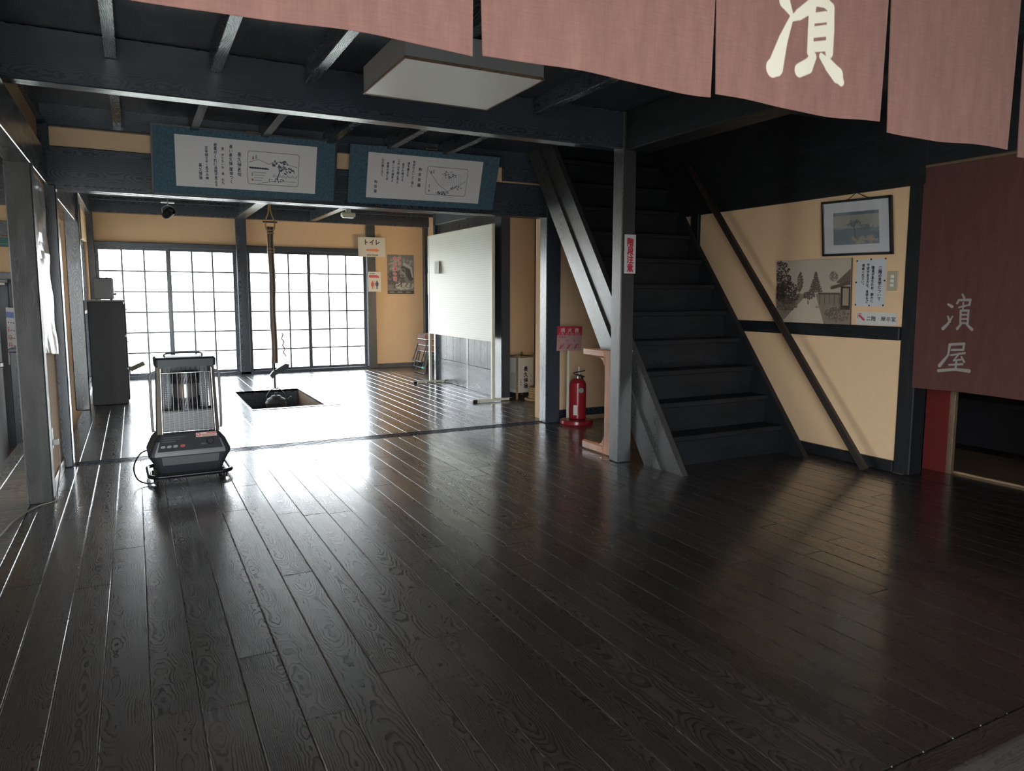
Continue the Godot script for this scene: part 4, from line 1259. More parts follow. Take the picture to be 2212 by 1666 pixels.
	for k in 3:
		var dr := bb(cb, "drawer", M.cabinet, V(-0.10, 0.04 + 0.34 * k, -9.0), V(-0.085, 0.36 + 0.34 * k, -8.58), 0.003)
		put(dr, "handle", box_mesh(V(0.02, 0.012, 0.12), 0.003), M.steel, V(0.014, 0.1, 0))
	var am := thing("metal_box", "grey metal box standing on top of the dark cabinet", "box", V(-0.275, 1.082, -8.72))
	bb(am, "case", M.grey_paint, V(-0.365, 1.088, -8.86), V(-0.183, 1.31, -8.58), 0.012)
	for p: Array in [[-0.34, -8.84], [-0.34, -8.6], [-0.21, -8.84], [-0.21, -8.6]]:
		bb(am, "foot", M.black, V(p[0] - 0.01, 1.082, p[1] - 0.01), V(p[0] + 0.01, 1.09, p[1] + 0.01), 0.001)
	put(am, "knob", tube_mesh([V(0.09, 0.06, 0.08), V(0.115, 0.06, 0.08)], 0.01, 10), M.black)
	put(am, "antenna", tube_mesh([V(0.03, 0.22, 0.0), V(0.035, 0.235, 0.0)], 0.008, 8), M.black)
	var br := thing("leaflet_tray", "small brown leaflet tray fixed to the side of the cabinet", "tray", V(-0.083, 0.33, -8.82))
	put(br, "bracket", box_mesh(V(0.012, 0.09, 0.1), 0.002), M.black_metal, V(0.006, 0.0, 0.0))
	put(br, "tray", box_mesh(V(0.15, 0.045, 0.22), 0.003), M.tan_wood, V(0.078, 0.045, 0.0), V(0, 0, deg_to_rad(26)))
	# signs on the left plaster wall, seen edge-on
	im = canvas(96, 256, lin(0.6, 0.58, 0.54))
	column(im, "お手洗い", 20, 14, 50, 58, 6, lin(0.5, 0.06, 0.06))
	board_sign("wall_notice", "tall white notice with red lettering on the left plaster wall", "notice", [V(-0.494, 1.72, -8.5), V(-0.494, 1.72, -8.95), V(-0.494, 1.32, -8.95), V(-0.494, 1.32, -8.5)], im)

func build_ceiling_things() -> void:
	var t := thing("ceiling_light", "square box ceiling light with a white diffuser, switched off", "ceiling light", V(1.3625, 2.117, -3.27))
	var lo := V(1.035, 2.122, -3.575)
	var hi := V(1.69, 2.24, -2.965)
	bb(t, "housing_side", M.grey_paint, V(lo.x, lo.y, lo.z), V(hi.x, hi.y, lo.z + 0.012), 0.001)
	bb(t, "housing_side", M.grey_paint, V(lo.x, lo.y, hi.z - 0.012), V(hi.x, hi.y, hi.z), 0.001)
	bb(t, "housing_side", M.grey_paint, V(lo.x, lo.y, lo.z + 0.012), V(lo.x + 0.012, hi.y, hi.z - 0.012), 0.001)
	bb(t, "housing_side", M.grey_paint, V(hi.x - 0.012, lo.y, lo.z + 0.012), V(hi.x, hi.y, hi.z - 0.012), 0.001)
	bb(t, "housing_top", M.grey_paint, V(lo.x + 0.012, hi.y - 0.012, lo.z + 0.012), V(hi.x - 0.012, hi.y, hi.z - 0.012), 0.001)
	bb(t, "diffuser", plain(lin(0.84, 0.84, 0.80), 0.35), V(lo.x - 0.001, 2.115, lo.z - 0.001), V(hi.x + 0.001, 2.122, hi.z + 0.001), 0.002)
	for s: Array in [[lo.z - 0.004, lo.z + 0.002], [hi.z - 0.002, hi.z + 0.004]]:
		bb(t, "edge_strip", M.tan_wood, V(lo.x - 0.004, 2.112, s[0]), V(hi.x + 0.004, 2.124, s[1]), 0.001)
	for s: Array in [[lo.x - 0.004, lo.x + 0.002], [hi.x - 0.002, hi.x + 0.004]]:
		bb(t, "edge_strip", M.tan_wood, V(s[0], 2.112, lo.z), V(s[1], 2.124, hi.z), 0.001)
	var p := at_z(827, 283, -5.45)
	var c := thing("pull_cord", "thin pull cord with a small triangular tag below the main beam", "pull cord", p)
	put(c, "cord", tube_mesh([V(0, 0.01, 0), V(0, 0.2, 0)], 0.0015, 5), M.steel)
	put(c, "tag", tube_mesh([V(-0.012, -0.02, 0), V(0.012, -0.02, 0), V(0, 0.012, 0), V(-0.012, -0.02, 0)], 0.0025, 5), M.steel)
	# spotlight under the hearth room ceiling
	var s := thing("spotlight", "small black spotlight hanging below the hearth room joists", "spotlight", V(0.315, 2.1, -7.82))
	var q := at_z(363, 461, -7.82)
	s.position = q
	put(s, "can", mesh_of(func(m): m.lathe([[0.0, -0.055], [0.034, -0.05], [0.042, -0.03], [0.042, 0.055], [0.038, 0.055], [0.034, 0.04], [0.0, 0.035]], 20)), M.black, Vector3.ZERO, V(deg_to_rad(62), deg_to_rad(38), 0))
	put(s, "lens", mesh_of(func(m): m.lathe([[0.034, 0.042], [0.02, 0.05], [0.0, 0.052]], 16)), M.chrome, Vector3.ZERO, V(deg_to_rad(62), deg_to_rad(38), 0))
	put(s, "bracket", tube_mesh(curve([V(-0.046, 0.0, 0), V(-0.048, 0.05, 0), V(0.0, 0.075, 0), V(0.048, 0.05, 0), V(0.046, 0.0, 0)]), 0.005, 6), M.steel)
	put(s, "stem", tube_mesh([V(0, 0.07, 0), V(0, 2.42 - q.y, 0)], 0.007, 8), M.steel)
	put(s, "mount", box_mesh(V(0.12, 0.016, 0.04), 0.004), M.steel, V(0, 0.105, 0))
	q = at_z(752, 464, -9.2)
	var e := thing("emergency_lamp", "small cream ceiling lamp box on the joists of the hearth room", "lamp", q)
	put(e, "case", box_mesh(V(0.17, 0.05, 0.09), 0.01), M.cream_paint)
	put(e, "cover", box_mesh(V(0.14, 0.02, 0.07), 0.006), M.white_plastic, V(0, -0.03, 0))
	put(e, "stem", box_mesh(V(0.06, 2.42 - q.y, 0.05), 0.003), M.cream_paint, V(0, (2.42 - q.y) / 2.0, 0))

# ---------------------------------------------------------------- on the walls of the front room
func build_wall_things() -> void:
	var ink := lin(0.025, 0.025, 0.03)
	# fire extinguisher, its stand and its sign
	var e := thing("fire_extinguisher", "red fire extinguisher standing on a round red base by the stairs", "fire extinguisher", V(3.487, 0.04, -5.47))
	put(e, "cylinder", mesh_of(func(m): m.lathe([[0.0, 0.0], [0.072, 0.002], [0.076, 0.01], [0.076, 0.30], [0.072, 0.325], [0.058, 0.345], [0.035, 0.358], [0.02, 0.362], [0.0, 0.363]], 32)), M.red_paint)
	put(e, "valve", mesh_of(func(m): m.lathe([[0.018, 0.36], [0.018, 0.385], [0.012, 0.39], [0.012, 0.41], [0.0, 0.412]], 16)), M.steel)
	put(e, "grip", box_mesh(V(0.012, 0.012, 0.11), 0.003), M.black, V(-0.005, 0.395, 0.03), V(deg_to_rad(14), 0.6, 0))
	put(e, "lever", box_mesh(V(0.012, 0.01, 0.12), 0.003), M.black, V(-0.005, 0.425, 0.03), V(deg_to_rad(-14), 0.6, 0))
	put(e, "nozzle", tube_mesh([V(0.004, 0.39, 0.01), V(0.008, 0.43, 0.01), V(0.012, 0.465, 0.0)], [0.012, 0.009, 0.006], 10), M.white_plastic)
	put(e, "hose", tube_mesh(curve([V(0.01, 0.38, 0.0), V(0.05, 0.385, -0.03), V(0.08, 0.33, -0.04), V(0.085, 0.2, -0.045)]), 0.009, 8), M.black)
	put(e, "safety_pin", tube_mesh(ring_pts(0.014, 0.0, 12, V(-0.03, 0.41, 0.02)), 0.003, 6), M.cream_paint)
	put(e, "round_label", mesh_of(func(m): m.lathe([[0.024, 0.0], [0.022, 0.001], [0.0, 0.001]], 20)), plain(lin(0.28, 0.42, 0.33), 0.4), V(-0.01, 0.262, 0.0755), V(PI / 2, -0.13, 0))
	put(e, "white_label", box_mesh(V(0.034, 0.09, 0.002), 0.0), M.white_plastic, V(-0.056, 0.085, 0.053), V(0, deg_to_rad(-46), 0))

	var im: Image
	var b := thing("extinguisher_base", "round red base plate under the fire extinguisher", "stand", V(3.462, 0.0, -5.45))
	put(b, "plate", mesh_of(func(m): m.lathe([[0.0, 0.0], [0.148, 0.0], [0.152, 0.01], [0.148, 0.034], [0.13, 0.04], [0.0, 0.04]], 36)), M.red_paint)
	put(b, "pole", box_mesh(V(0.024, 0.64, 0.012), 0.002), M.cream_paint, V(-0.035, 0.36, -0.09))
	im = canvas(220, 210, lin(0.46, 0.28, 0.27))
	im.fill_rect(Rect2i(0, 0, 220, 76), lin(0.5, 0.035, 0.06))
	row(im, "消火器", 26, 12, 42, 62, 5.5, lin(0.72, 0.6, 0.58))
	latin(im, "FIRE EXTINGUISHER", 20, 60, 11, 11, 2.2, lin(0.72, 0.55, 0.53))
	row(im, "使用法", 14, 84, 18, 22, 2.6, lin(0.45, 0.06, 0.07))
	for k in 3:
		dab(im, Vector2(16 + 68 * k, 122), Vector2(22 + 68 * k, 118), 5, 2, lin(0.5, 0.05, 0.07))
		brush(im, [[26 + 66 * k, 190, 12], [50 + 66 * k, 170 - 8 * k, 9], [62 + 66 * k, 150 + 6 * k, 6]], lin(0.48, 0.06, 0.08))
		dab(im, Vector2(36 + 66 * k, 160), Vector2(40 + 66 * k, 178), 4, 6, lin(0.48, 0.06, 0.08))
	var m := MB.new()
	m.sheet([V(-0.155, 0.872, -0.078), V(0.105, 0.862, -0.078), V(0.098, 0.645, -0.082), V(-0.162, 0.652, -0.082)], 0.006)
	put(b, "sign_board", m.done(), printed(im, 0.4))
	# low table on its side behind the post
	var lt := thing("low_table", "reddish wooden low table standing on its side behind the stair post", "table", V(2.965, 0, -4.25))
	m = MB.new()
	m.grain = 1
	m.box(V(2.985, 0.0, -4.275), V(3.02, 0.76, -4.118), 0.006)
	put(lt, "tabletop", m.done(), M.red_wood, V(-3.0, 0, 4.25))
	for y: Array in [[0.0, 0.066], [0.70, 0.762]]:
		m = MB.new()
		m.grain = 2
		m.box(V(2.978, y[0], -4.555), V(3.026, y[1], -4.27), 0.012)
		put(lt, "leg", m.done(), M.red_wood, V(-3.0, 0, 4.25))
	for s: Array in [[0.066, 1.0], [0.70, -1.0]]:
		m = MB.new()
		m.prism([Vector2(s[0], -4.274), Vector2(s[0], -4.33), Vector2(s[0] + 0.018 * s[1], -4.295), Vector2(s[0] + 0.06 * s[1], -4.274)], 0, 2.983, 3.02)
		put(lt, "corner_fillet", m.done(), M.red_wood, V(-3.0, 0, 4.25))
	# warning on the stair post
	im = canvas(96, 272, lin(0.66, 0.62, 0.62))
	column(im, "階段注意", 18, 22, 60, 60, 9, lin(0.55, 0.03, 0.06))
	board_sign("stair_warning_sign", "narrow white sign with red lettering on the stair post", "sign", rect_z(2.908, 2.998, 1.291, 1.548, -4.0), im)
	# pictures and notices on the plaster wall
	var xw := 4.340
	var fr := thing("framed_print", "black framed landscape print in a white mount hung by a cord", "picture", V(4.33, 1.6, -3.36))
	var c := []
	for q: Array in [[1774.0, 437.0], [1924.0, 421.0], [1927.0, 549.0], [1776.0, 554.0]]:
		c.append(at_x(q[0], q[1], 4.318))
	frame_of(fr, c, 0.017, M.black, 0.02)
	im = canvas(300, 256, lin(0.62, 0.63, 0.66))
	var art := Rect2i(46, 52, 208, 160)
	im.fill_rect(art, lin(0.27, 0.26, 0.20))
	im.fill_rect(Rect2i(46, 52, 208, 16), lin(0.05, 0.09, 0.12))
	im.fill_rect(Rect2i(46, 130, 208, 82), lin(0.09, 0.13, 0.16))
	blob(im, Vector2(190, 190), Vector2(56, 18), lin(0.36, 0.27, 0.2), 40, 10)
	for k in 5:
		dab(im, Vector2(60 + 40 * k, 128 - 10 * (k % 2)), Vector2(96 + 36 * k, 130), 8, 5, lin(0.24, 0.27, 0.25))
	blob(im, Vector2(140, 110), Vector2(30, 16), lin(0.03, 0.05, 0.05), 26, 9)
	blob(im, Vector2(200, 132), Vector2(40, 12), lin(0.04, 0.06, 0.06), 26, 8)
	line(im, [Vector2(142, 118), Vector2(148, 180)], 6, lin(0.03, 0.035, 0.035))
	for k in 4:
		dab(im, Vector2(54, 146 + 14 * k), Vector2(120, 148 + 14 * k), 1.6, 1.0, lin(0.07, 0.14, 0.22))
	sheet_part(fr, "print", c, 0.014, -0.006, printed(im, 0.8))
	sheet_part(fr, "glazing", c, 0.014, 0.002, M.glass)
	put(fr, "cord", tube_mesh([at_x(1832, 431, 4.325) - fr.position, at_x(1850, 416, 4.335) - fr.position, at_x(1878, 428, 4.325) - fr.position], 0.003, 5), M.black)
	# old photograph panel
	c = []
	for q: Array in [[1678.0, 564.0], [1839.0, 557.0], [1835.0, 702.0], [1676.0, 695.0]]:
		c.append(at_x(q[0], q[1], 4.325))
	im = canvas(320, 230, lin(0.46, 0.39, 0.31))
	im.fill_rect(Rect2i(0, 0, 320, 124), lin(0.50, 0.43, 0.35))
	im.fill_rect(Rect2i(0, 124, 320, 106), lin(0.26, 0.21, 0.16))
	for y in 110:
		dab(im, Vector2(150 - y * 1.1, 120 + y), Vector2(176 + y * 0.35, 120 + y), 1, 1, lin(0.56, 0.47, 0.37))
	blob(im, Vector2(20, 70), Vector2(46, 70), lin(0.035, 0.026, 0.022), 420, 5)
	blob(im, Vector2(50, 120), Vector2(60, 42), lin(0.04, 0.03, 0.025), 420, 5)
	blob(im, Vector2(50, 165), Vector2(50, 22), lin(0.12, 0.09, 0.07), 260, 4)
	blob(im, Vector2(110, 80), Vector2(12, 34), lin(0.10, 0.075, 0.06), 200, 3.5)
	for k in 9:
		blob(im, Vector2(178, 50 + 8 * k), Vector2(4 + 3.2 * k, 5), lin(0.12, 0.09, 0.07), 30 + 12 * k, 3)
	blob(im, Vector2(150, 130), Vector2(26, 14), lin(0.10, 0.075, 0.06), 160, 4)
	blob(im, Vector2(252, 62), Vector2(18, 18), lin(0.14, 0.105, 0.08), 120, 3)
	for k in 44:
		dab(im, Vector2(318 - k * 1.2, 40 + k), Vector2(320, 40 + k * 1.2), 2, 2, lin(0.15, 0.115, 0.09))
	line(im, [Vector2(246, 102), Vector2(320, 84)], 12, lin(0.11, 0.085, 0.065))
	im.fill_rect(Rect2i(282, 98, 38, 80), lin(0.05, 0.038, 0.03))
	im.fill_rect(Rect2i(290, 104, 24, 60), lin(0.36, 0.29, 0.22))
	im.fill_rect(Rect2i(190, 120, 90, 6), lin(0.10, 0.075, 0.055))
	for k in 5:
		im.fill_rect(Rect2i(196 + 20 * k, 124, 3, 40), lin(0.12, 0.09, 0.07))
	blob(im, Vector2(270, 195), Vector2(50, 26), lin(0.12, 0.09, 0.07), 200, 4)
	blob(im, Vector2(215, 170), Vector2(36, 12), lin(0.3, 0.24, 0.18), 30, 6)
	dab(im, Vector2(146, 150), Vector2(147, 160), 2, 2, lin(0.1, 0.08, 0.06))
	var ph := thing("old_photograph", "large sepia photograph of a tree-lined village road mounted on board", "photograph", V(4.33, 1.18, -3.7))
	sheet_part(ph, "backing", c, 0.0, -0.003, M.tan_wood, 0.014)
	sheet_part(ph, "print", c, 0.0, 0.0, printed(im, 0.35))
	# notice with many pins
	c = []
	for q: Array in [[1850.0, 561.0], [1915.5, 557.5], [1910.0, 663.0], [1846.0, 661.5]]:
		c.append(at_x(q[0], q[1], xw))
	im = canvas(220, 320, lin(0.60, 0.60, 0.64))
	column(im, "二階の見学について", 166, 50, 26, 25.5, 3.8, ink)
	column(im, "階段が急なため、脚力に", 116, 48, 22, 22.5, 3.4, ink)
	column(im, "不安がある方は、見学をご", 80, 30, 22, 22.5, 3.4, ink)
	column(im, "遠慮ください。", 44, 30, 22, 22.5, 3.4, ink)
	var no := board_sign("stairs_notice", "white paper notice with black vertical writing fixed by drawing pins", "notice", c, im, 0.001, 0.7)
	var pins := [[0.03, 0.03], [0.5, 0.01], [0.97, 0.01], [0.02, 0.49], [0.97, 0.46], [0.03, 0.97], [0.5, 0.98], [0.96, 0.97]]
	for p: Array in pins:
		var w: Vector3 = (c[0].lerp(c[1], p[0])).lerp(c[3].lerp(c[2], p[0]), p[1])
		put(no, "drawing_pin", mesh_of(func(q): q.lathe([[0.006, 0.0], [0.005, 0.003], [0.0, 0.004]], 10)), M.black_metal, w, V(0, 0, PI / 2))
	c = []
	for q: Array in [[1849.0, 673.5], [1936.5, 677.0], [1936.0, 704.0], [1849.0, 701.5]]:
		c.append(at_x(q[0], q[1], 4.338))
	im = canvas(280, 90, lin(0.64, 0.62, 0.60))
	row(im, "二階・展示室", 74, 28, 34, 34, 4.2, lin(0.08, 0.08, 0.085))
	brush(im, [[56, 54, 15], [26, 26, 15]], lin(0.5, 0.06, 0.07))
	brush(im, [[14, 12, 2], [38, 14, 6]], lin(0.5, 0.06, 0.07))
	brush(im, [[14, 12, 2], [14, 40, 6]], lin(0.5, 0.06, 0.07))
	board_sign("upstairs_sign", "white sign with a red arrow standing on the dark wall rail", "sign", c, im, 0.004)
	var sw := thing("light_switch", "beige wall plate with three small switches", "switch", at_x(1928, 607, 4.342))
	put(sw, "plate", box_mesh(V(0.008, 0.125, 0.073), 0.004), plain(lin(0.42, 0.37, 0.26), 0.4))
	for k in 3:
		put(sw, "rocker", box_mesh(V(0.008, 0.020, 0.024), 0.002), M.white_plastic, V(-0.004, 0.028 - 0.028 * k, 0))

func frame_of(parent: Node3D, c: Array, w: float, mat: Material, thick: float) -> void:
	# four mitre-less bars along the edges of the quadrangle c
	var nn: Vector3 = (c[3] - c[0]).cross(c[1] - c[0]).normalized()
	for k in 4:
		var a: Vector3 = c[k]
		var b: Vector3 = c[(k + 1) % 4]
		var m := MB.new()
		var inw: Vector3 = ((c[0] + c[2]) / 2.0 - (a + b) / 2.0).normalized()
		var d := (b - a).normalized()
		var row0 := [a, b, b + inw * w, a + inw * w]
		var row1 := []
		for p: Vector3 in row0:
			row1.append(p - nn * thick)
		m.grain = (b - a).abs().max_axis_index()
		m.loft([row0, row1])
		put(parent, "frame_bar", m.done(), mat, -parent.position)

func sheet_part(parent: Node3D, called: String, c: Array, inset: float, out: float, mat: Material, thick := 0.002) -> MeshInstance3D:
	var nn: Vector3 = (c[3] - c[0]).cross(c[1] - c[0]).normalized()
	var mid: Vector3 = (c[0] + c[1] + c[2] + c[3]) / 4.0
	var q := []
	for k in 4:
		var p: Vector3 = c[k]
		var a: Vector3 = (c[(k + 1) % 4] - p).normalized()
		var b: Vector3 = (c[(k + 3) % 4] - p).normalized()
		q.append(p + (a + b) * inset + nn * out - parent.position)
	var m := MB.new()
	m.sheet(q, thick)
	return put(parent, called, m.done(), mat)

# ---------------------------------------------------------------- hanging scrolls on the lintel
func scroll_picture(im: Image, r: Rect2, kind: int) -> void:
	var ink := lin(0.03, 0.045, 0.075)
	var a := r.position
	var b := r.end
	var q := 8.0
	line(im, [a + Vector2(q, 0), Vector2(b.x - q, a.y), Vector2(b.x, a.y + q), Vector2(b.x, b.y - q), Vector2(b.x - q, b.y), Vector2(a.x + q, b.y), Vector2(a.x, b.y - q), Vector2(a.x, a.y + q), a + Vector2(q, 0)], 2, ink)
	if kind == 0:
		# plain ink landscape: far hills, a shore, a clump of trees
		line(im, [a + r.size * Vector2(0.03, 0.34), a + r.size * Vector2(0.2, 0.24), a + r.size * Vector2(0.4, 0.36), a + r.size * Vector2(0.6, 0.27), a + r.size * Vector2(0.97, 0.4)], 1.6, ink)
		for k in 7:
			dab(im, a + r.size * Vector2(0.04 + 0.05 * k, 0.5), a + r.size * Vector2(0.10 + 0.05 * k, 0.52), 4, 3, ink)
		blob(im, a + r.size * Vector2(0.62, 0.34), r.size * Vector2(0.16, 0.14), ink, 34, 8)
		blob(im, a + r.size * Vector2(0.78, 0.54), r.size * Vector2(0.15, 0.1), ink, 28, 7)
		line(im, [a + r.size * Vector2(0.6, 0.4), a + r.size * Vector2(0.62, 0.6), a + r.size * Vector2(0.58, 0.8)], 5, ink)
		for k in 16:
			var x := 0.5 + 0.03 * k
			line(im, [a + r.size * Vector2(x, 0.74), a + r.size * Vector2(x + 0.02, 0.66 + 0.03 * (k % 3))], 2, ink)
		blob(im, a + r.size * Vector2(0.55, 0.84), r.size * Vector2(0.16, 0.06), ink, 24, 5)
		for k in 4:
			line(im, [a + r.size * Vector2(0.12, 0.64 + 0.08 * k), a + r.size * Vector2(0.36 - 0.03 * k, 0.64 + 0.08 * k)], 1.6, ink)
		line(im, [a + r.size * Vector2(0.2, 0.97), a + r.size * Vector2(0.5, 0.88), a + r.size * Vector2(0.96, 0.86)], 1.4, ink)
	else:
		# plain ink slope with rocks and shrubs
		line(im, [a + r.size * Vector2(0.03, 0.12), a + r.size * Vector2(0.3, 0.62), a + r.size * Vector2(0.55, 0.86), a + r.size * Vector2(0.97, 0.46)], 1.8, ink)
		for k in 11:
			line(im, [a + r.size * Vector2(0.42 + 0.04 * k, 0.2 + 0.02 * (k % 3)), a + r.size * Vector2(0.36 + 0.05 * k, 0.66)], 1.0, Color(ink, 0.6))
		blob(im, a + r.size * Vector2(0.55, 0.26), r.size * Vector2(0.18, 0.14), ink, 30, 6)
		blob(im, a + r.size * Vector2(0.42, 0.92), r.size * Vector2(0.16, 0.07), ink, 34, 6)
		blob(im, a + r.size * Vector2(0.75, 0.72), r.size * Vector2(0.14, 0.08), ink, 22, 5)
	var red := lin(0.45, 0.09, 0.09)
	dab(im, a + r.size * Vector2(0.1, 0.18), a + r.size * Vector2(0.1, 0.24), 4, 4, red)
	dab(im, a + r.size * Vector2(0.09, 0.86), a + r.size * Vector2(0.09, 0.87), 5, 5, red)
	column(im, "山の", a.x + r.size.x * 0.14, a.y + r.size.y * 0.1, 10, 12, 1.4, ink)
	column(im, "山子", a.x + r.size.x * 0.07, a.y + r.size.y * 0.64, 9, 11, 1.4, ink)

func build_scrolls() -> void:
	var ink := lin(0.03, 0.032, 0.06)
	var blue := grainy(lin(0.065, 0.125, 0.165), 0.85, 0.12, 0.01, 0.22, 21)
	var data := [
		["long framed scroll in a blue mount with a dark edge, tree and shore in ink", [[327.0, 268.0], [727.0, 307.0], [722.0, 437.0], [331.0, 417.0]], [[376.0, 289.0], [685.0, 318.0], [680.0, 419.0], [381.0, 401.0]]],
		["long unframed scroll in a blue mount, mountain slope in ink", [[757.0, 310.0], [1081.0, 340.0], [1063.0, 454.0], [750.0, 437.0]], [[796.0, 328.0], [1044.0, 350.0], [1032.0, 440.0], [790.0, 426.0]]],
	]
	for k in 2:
		var d: Array = data[k]
		var t := thing("hanging_scroll", d[0], "scroll", V(0.76 if k == 0 else 2.08, 1.9, -5.52), "scrolls above the lintel")
		var zs := [-5.46, -5.46, -5.545, -5.545]
		var c := []
		for j in 4:
			c.append(at_z(d[1][j][0], d[1][j][1], zs[j]))
		sheet_part(t, "mount", c, 0.0, 0.0, blue, 0.008)
		if k == 0:
			frame_of(t, [c[0] + V(-0.008, 0.008, 0.004), c[1] + V(0.006, 0.008, 0.004), c[2] + V(0.006, -0.008, 0.004), c[3] + V(-0.008, -0.008, 0.004)], 0.012, M.black, 0.014)
		put(t, "hanger", box_mesh(V(0.09, 0.012, 0.02), 0.003), M.tan_wood, (c[0] + c[1]) / 2.0 + V(0.02, 0.014, -0.01) - t.position)
		var im := canvas(760, 250, lin(0.78, 0.74, 0.73))
		if k == 0:
			scroll_picture(im, Rect2(378, 50, 282, 168), 0)
			column(im, "長久保甚句", 320, 62, 24, 25, 2.6, ink)
			column(im, "長い長久保", 276, 28, 21, 21, 2.3, ink)
			column(im, "屋根つく", 278, 140, 20, 21, 2.3, ink)
			column(im, "民家がとかいから来られた", 236, 44, 16, 15.5, 1.9, ink)
			column(im, "若葉がくれに", 196, 26, 20, 19, 2.2, ink)
			column(im, "浅間が見える", 198, 140, 17, 17, 2.0, ink)
			column(im, "笠取越えゆく馬子の唄", 152, 46, 17, 16.5, 1.9, ink)
			column(im, "長久保宿", 116, 132, 20, 20, 2.3, ink)
		else:
			scroll_picture(im, Rect2(384, 52, 276, 160), 1)
			column(im, "和田民謡", 326, 62, 22, 30, 2.6, ink)
			for j in 7:
				column(im, ["和田はよいとこ桜に", "宿を越えれば", "馬子の唄がる", "二の山を越え見え", "長いこの道来よ", "若葉の根にあ", "山の宿に久く"][j], 284 - 34 * j + (4 if j > 2 else 0), 26 + (j % 3) * 10, 17, 17, 1.9, ink)
			column(im, "和田宿", 46, 150, 20, 26, 2.4, ink)
		var p := []
		for j in 4:
			var tz: float = lerpf(-5.46, -5.545, 0.15 if j < 2 else 0.86)
			p.append(at_z(d[2][j][0], d[2][j][1], tz))
		sheet_part(t, "paper", p, 0.0, 0.004, printed(im, 0.6), 0.003)

# ---------------------------------------------------------------- door curtains
func weave(im: Image, c: Color) -> void:
	im.fill(c)
	var nz := FastNoiseLite.new()
	nz.seed = 33
	nz.frequency = 0.012
	for y in im.get_height():
		for x in im.get_width():
			var f := 1.0 + 0.07 * nz.get_noise_2d(x * 3.0, y * 0.6) + 0.05 * nz.get_noise_2d(x * 26.0, y * 2.0) + 0.05 * nz.get_noise_2d(x * 2.0, y * 26.0)
			im.set_pixel(x, y, Color(c.r * f, c.g * f, c.b * f))

func cloth(w: float, h: float, pull: float, waves: float, seed_: float, thick := 0.0016) -> ArrayMesh:
	# hangs from y = 0 to -h in the xy plane, faces +z; pull narrows it towards the hem
	var m := MB.new()
	var nx := 20
	var ny := 14
	var p := []
	for j in ny + 1:
		var r := []
		var v := float(j) / ny
		for i in nx + 1:
			var u := float(i) / nx
			var x := (u - 0.5) * (w - pull * v * v)
			var z := waves * (0.3 + 0.7 * v) * (sin(u * 9.0 + seed_) + 0.5 * sin(u * 17.0 + seed_ * 2.3))
			r.append(V(x, -h * v - 0.004 * sin(u * 5.0 + seed_) * v, z))
		p.append(r)
	var nrm := []
	for j in ny + 1:
		var r := []
		for i in nx + 1:
			var du: Vector3 = p[j][mini(i + 1, nx)] - p[j][maxi(i - 1, 0)]
			var dv: Vector3 = p[mini(j + 1, ny)][i] - p[maxi(j - 1, 0)][i]
			r.append(dv.cross(du).normalized())
		nrm.append(r)
	for side in 2:
		for j in ny:
			for i in nx:
				var q := []
				var nq := []
				var uq := []
				for o: Array in [[0, 0], [1, 0], [1, 1], [0, 1]]:
					var n0: Vector3 = nrm[j + o[1]][i + o[0]]
					q.append(p[j + o[1]][i + o[0]] - (n0 * thick if side == 1 else Vector3.ZERO))
					nq.append(n0 if side == 0 else -n0)
					uq.append(Vector2(float(i + o[0]) / nx, float(j + o[1]) / ny))
				m.tri(q[0], q[1], q[2], nq[0], nq[1], nq[2], uq[0], uq[1], uq[2])
				m.tri(q[0], q[2], q[3], nq[0], nq[2], nq[3], uq[0], uq[2], uq[3])
	return m.done()

func cloth_material(im: Image) -> StandardMaterial3D:
	var m := printed(im, 0.95, 0.2)
	m.rim_enabled = true
	m.rim = 0.25
	m.rim_tint = 0.6
	m.backlight_enabled = true
	m.backlight = Color(0.5, 0.5, 0.5)
	return m

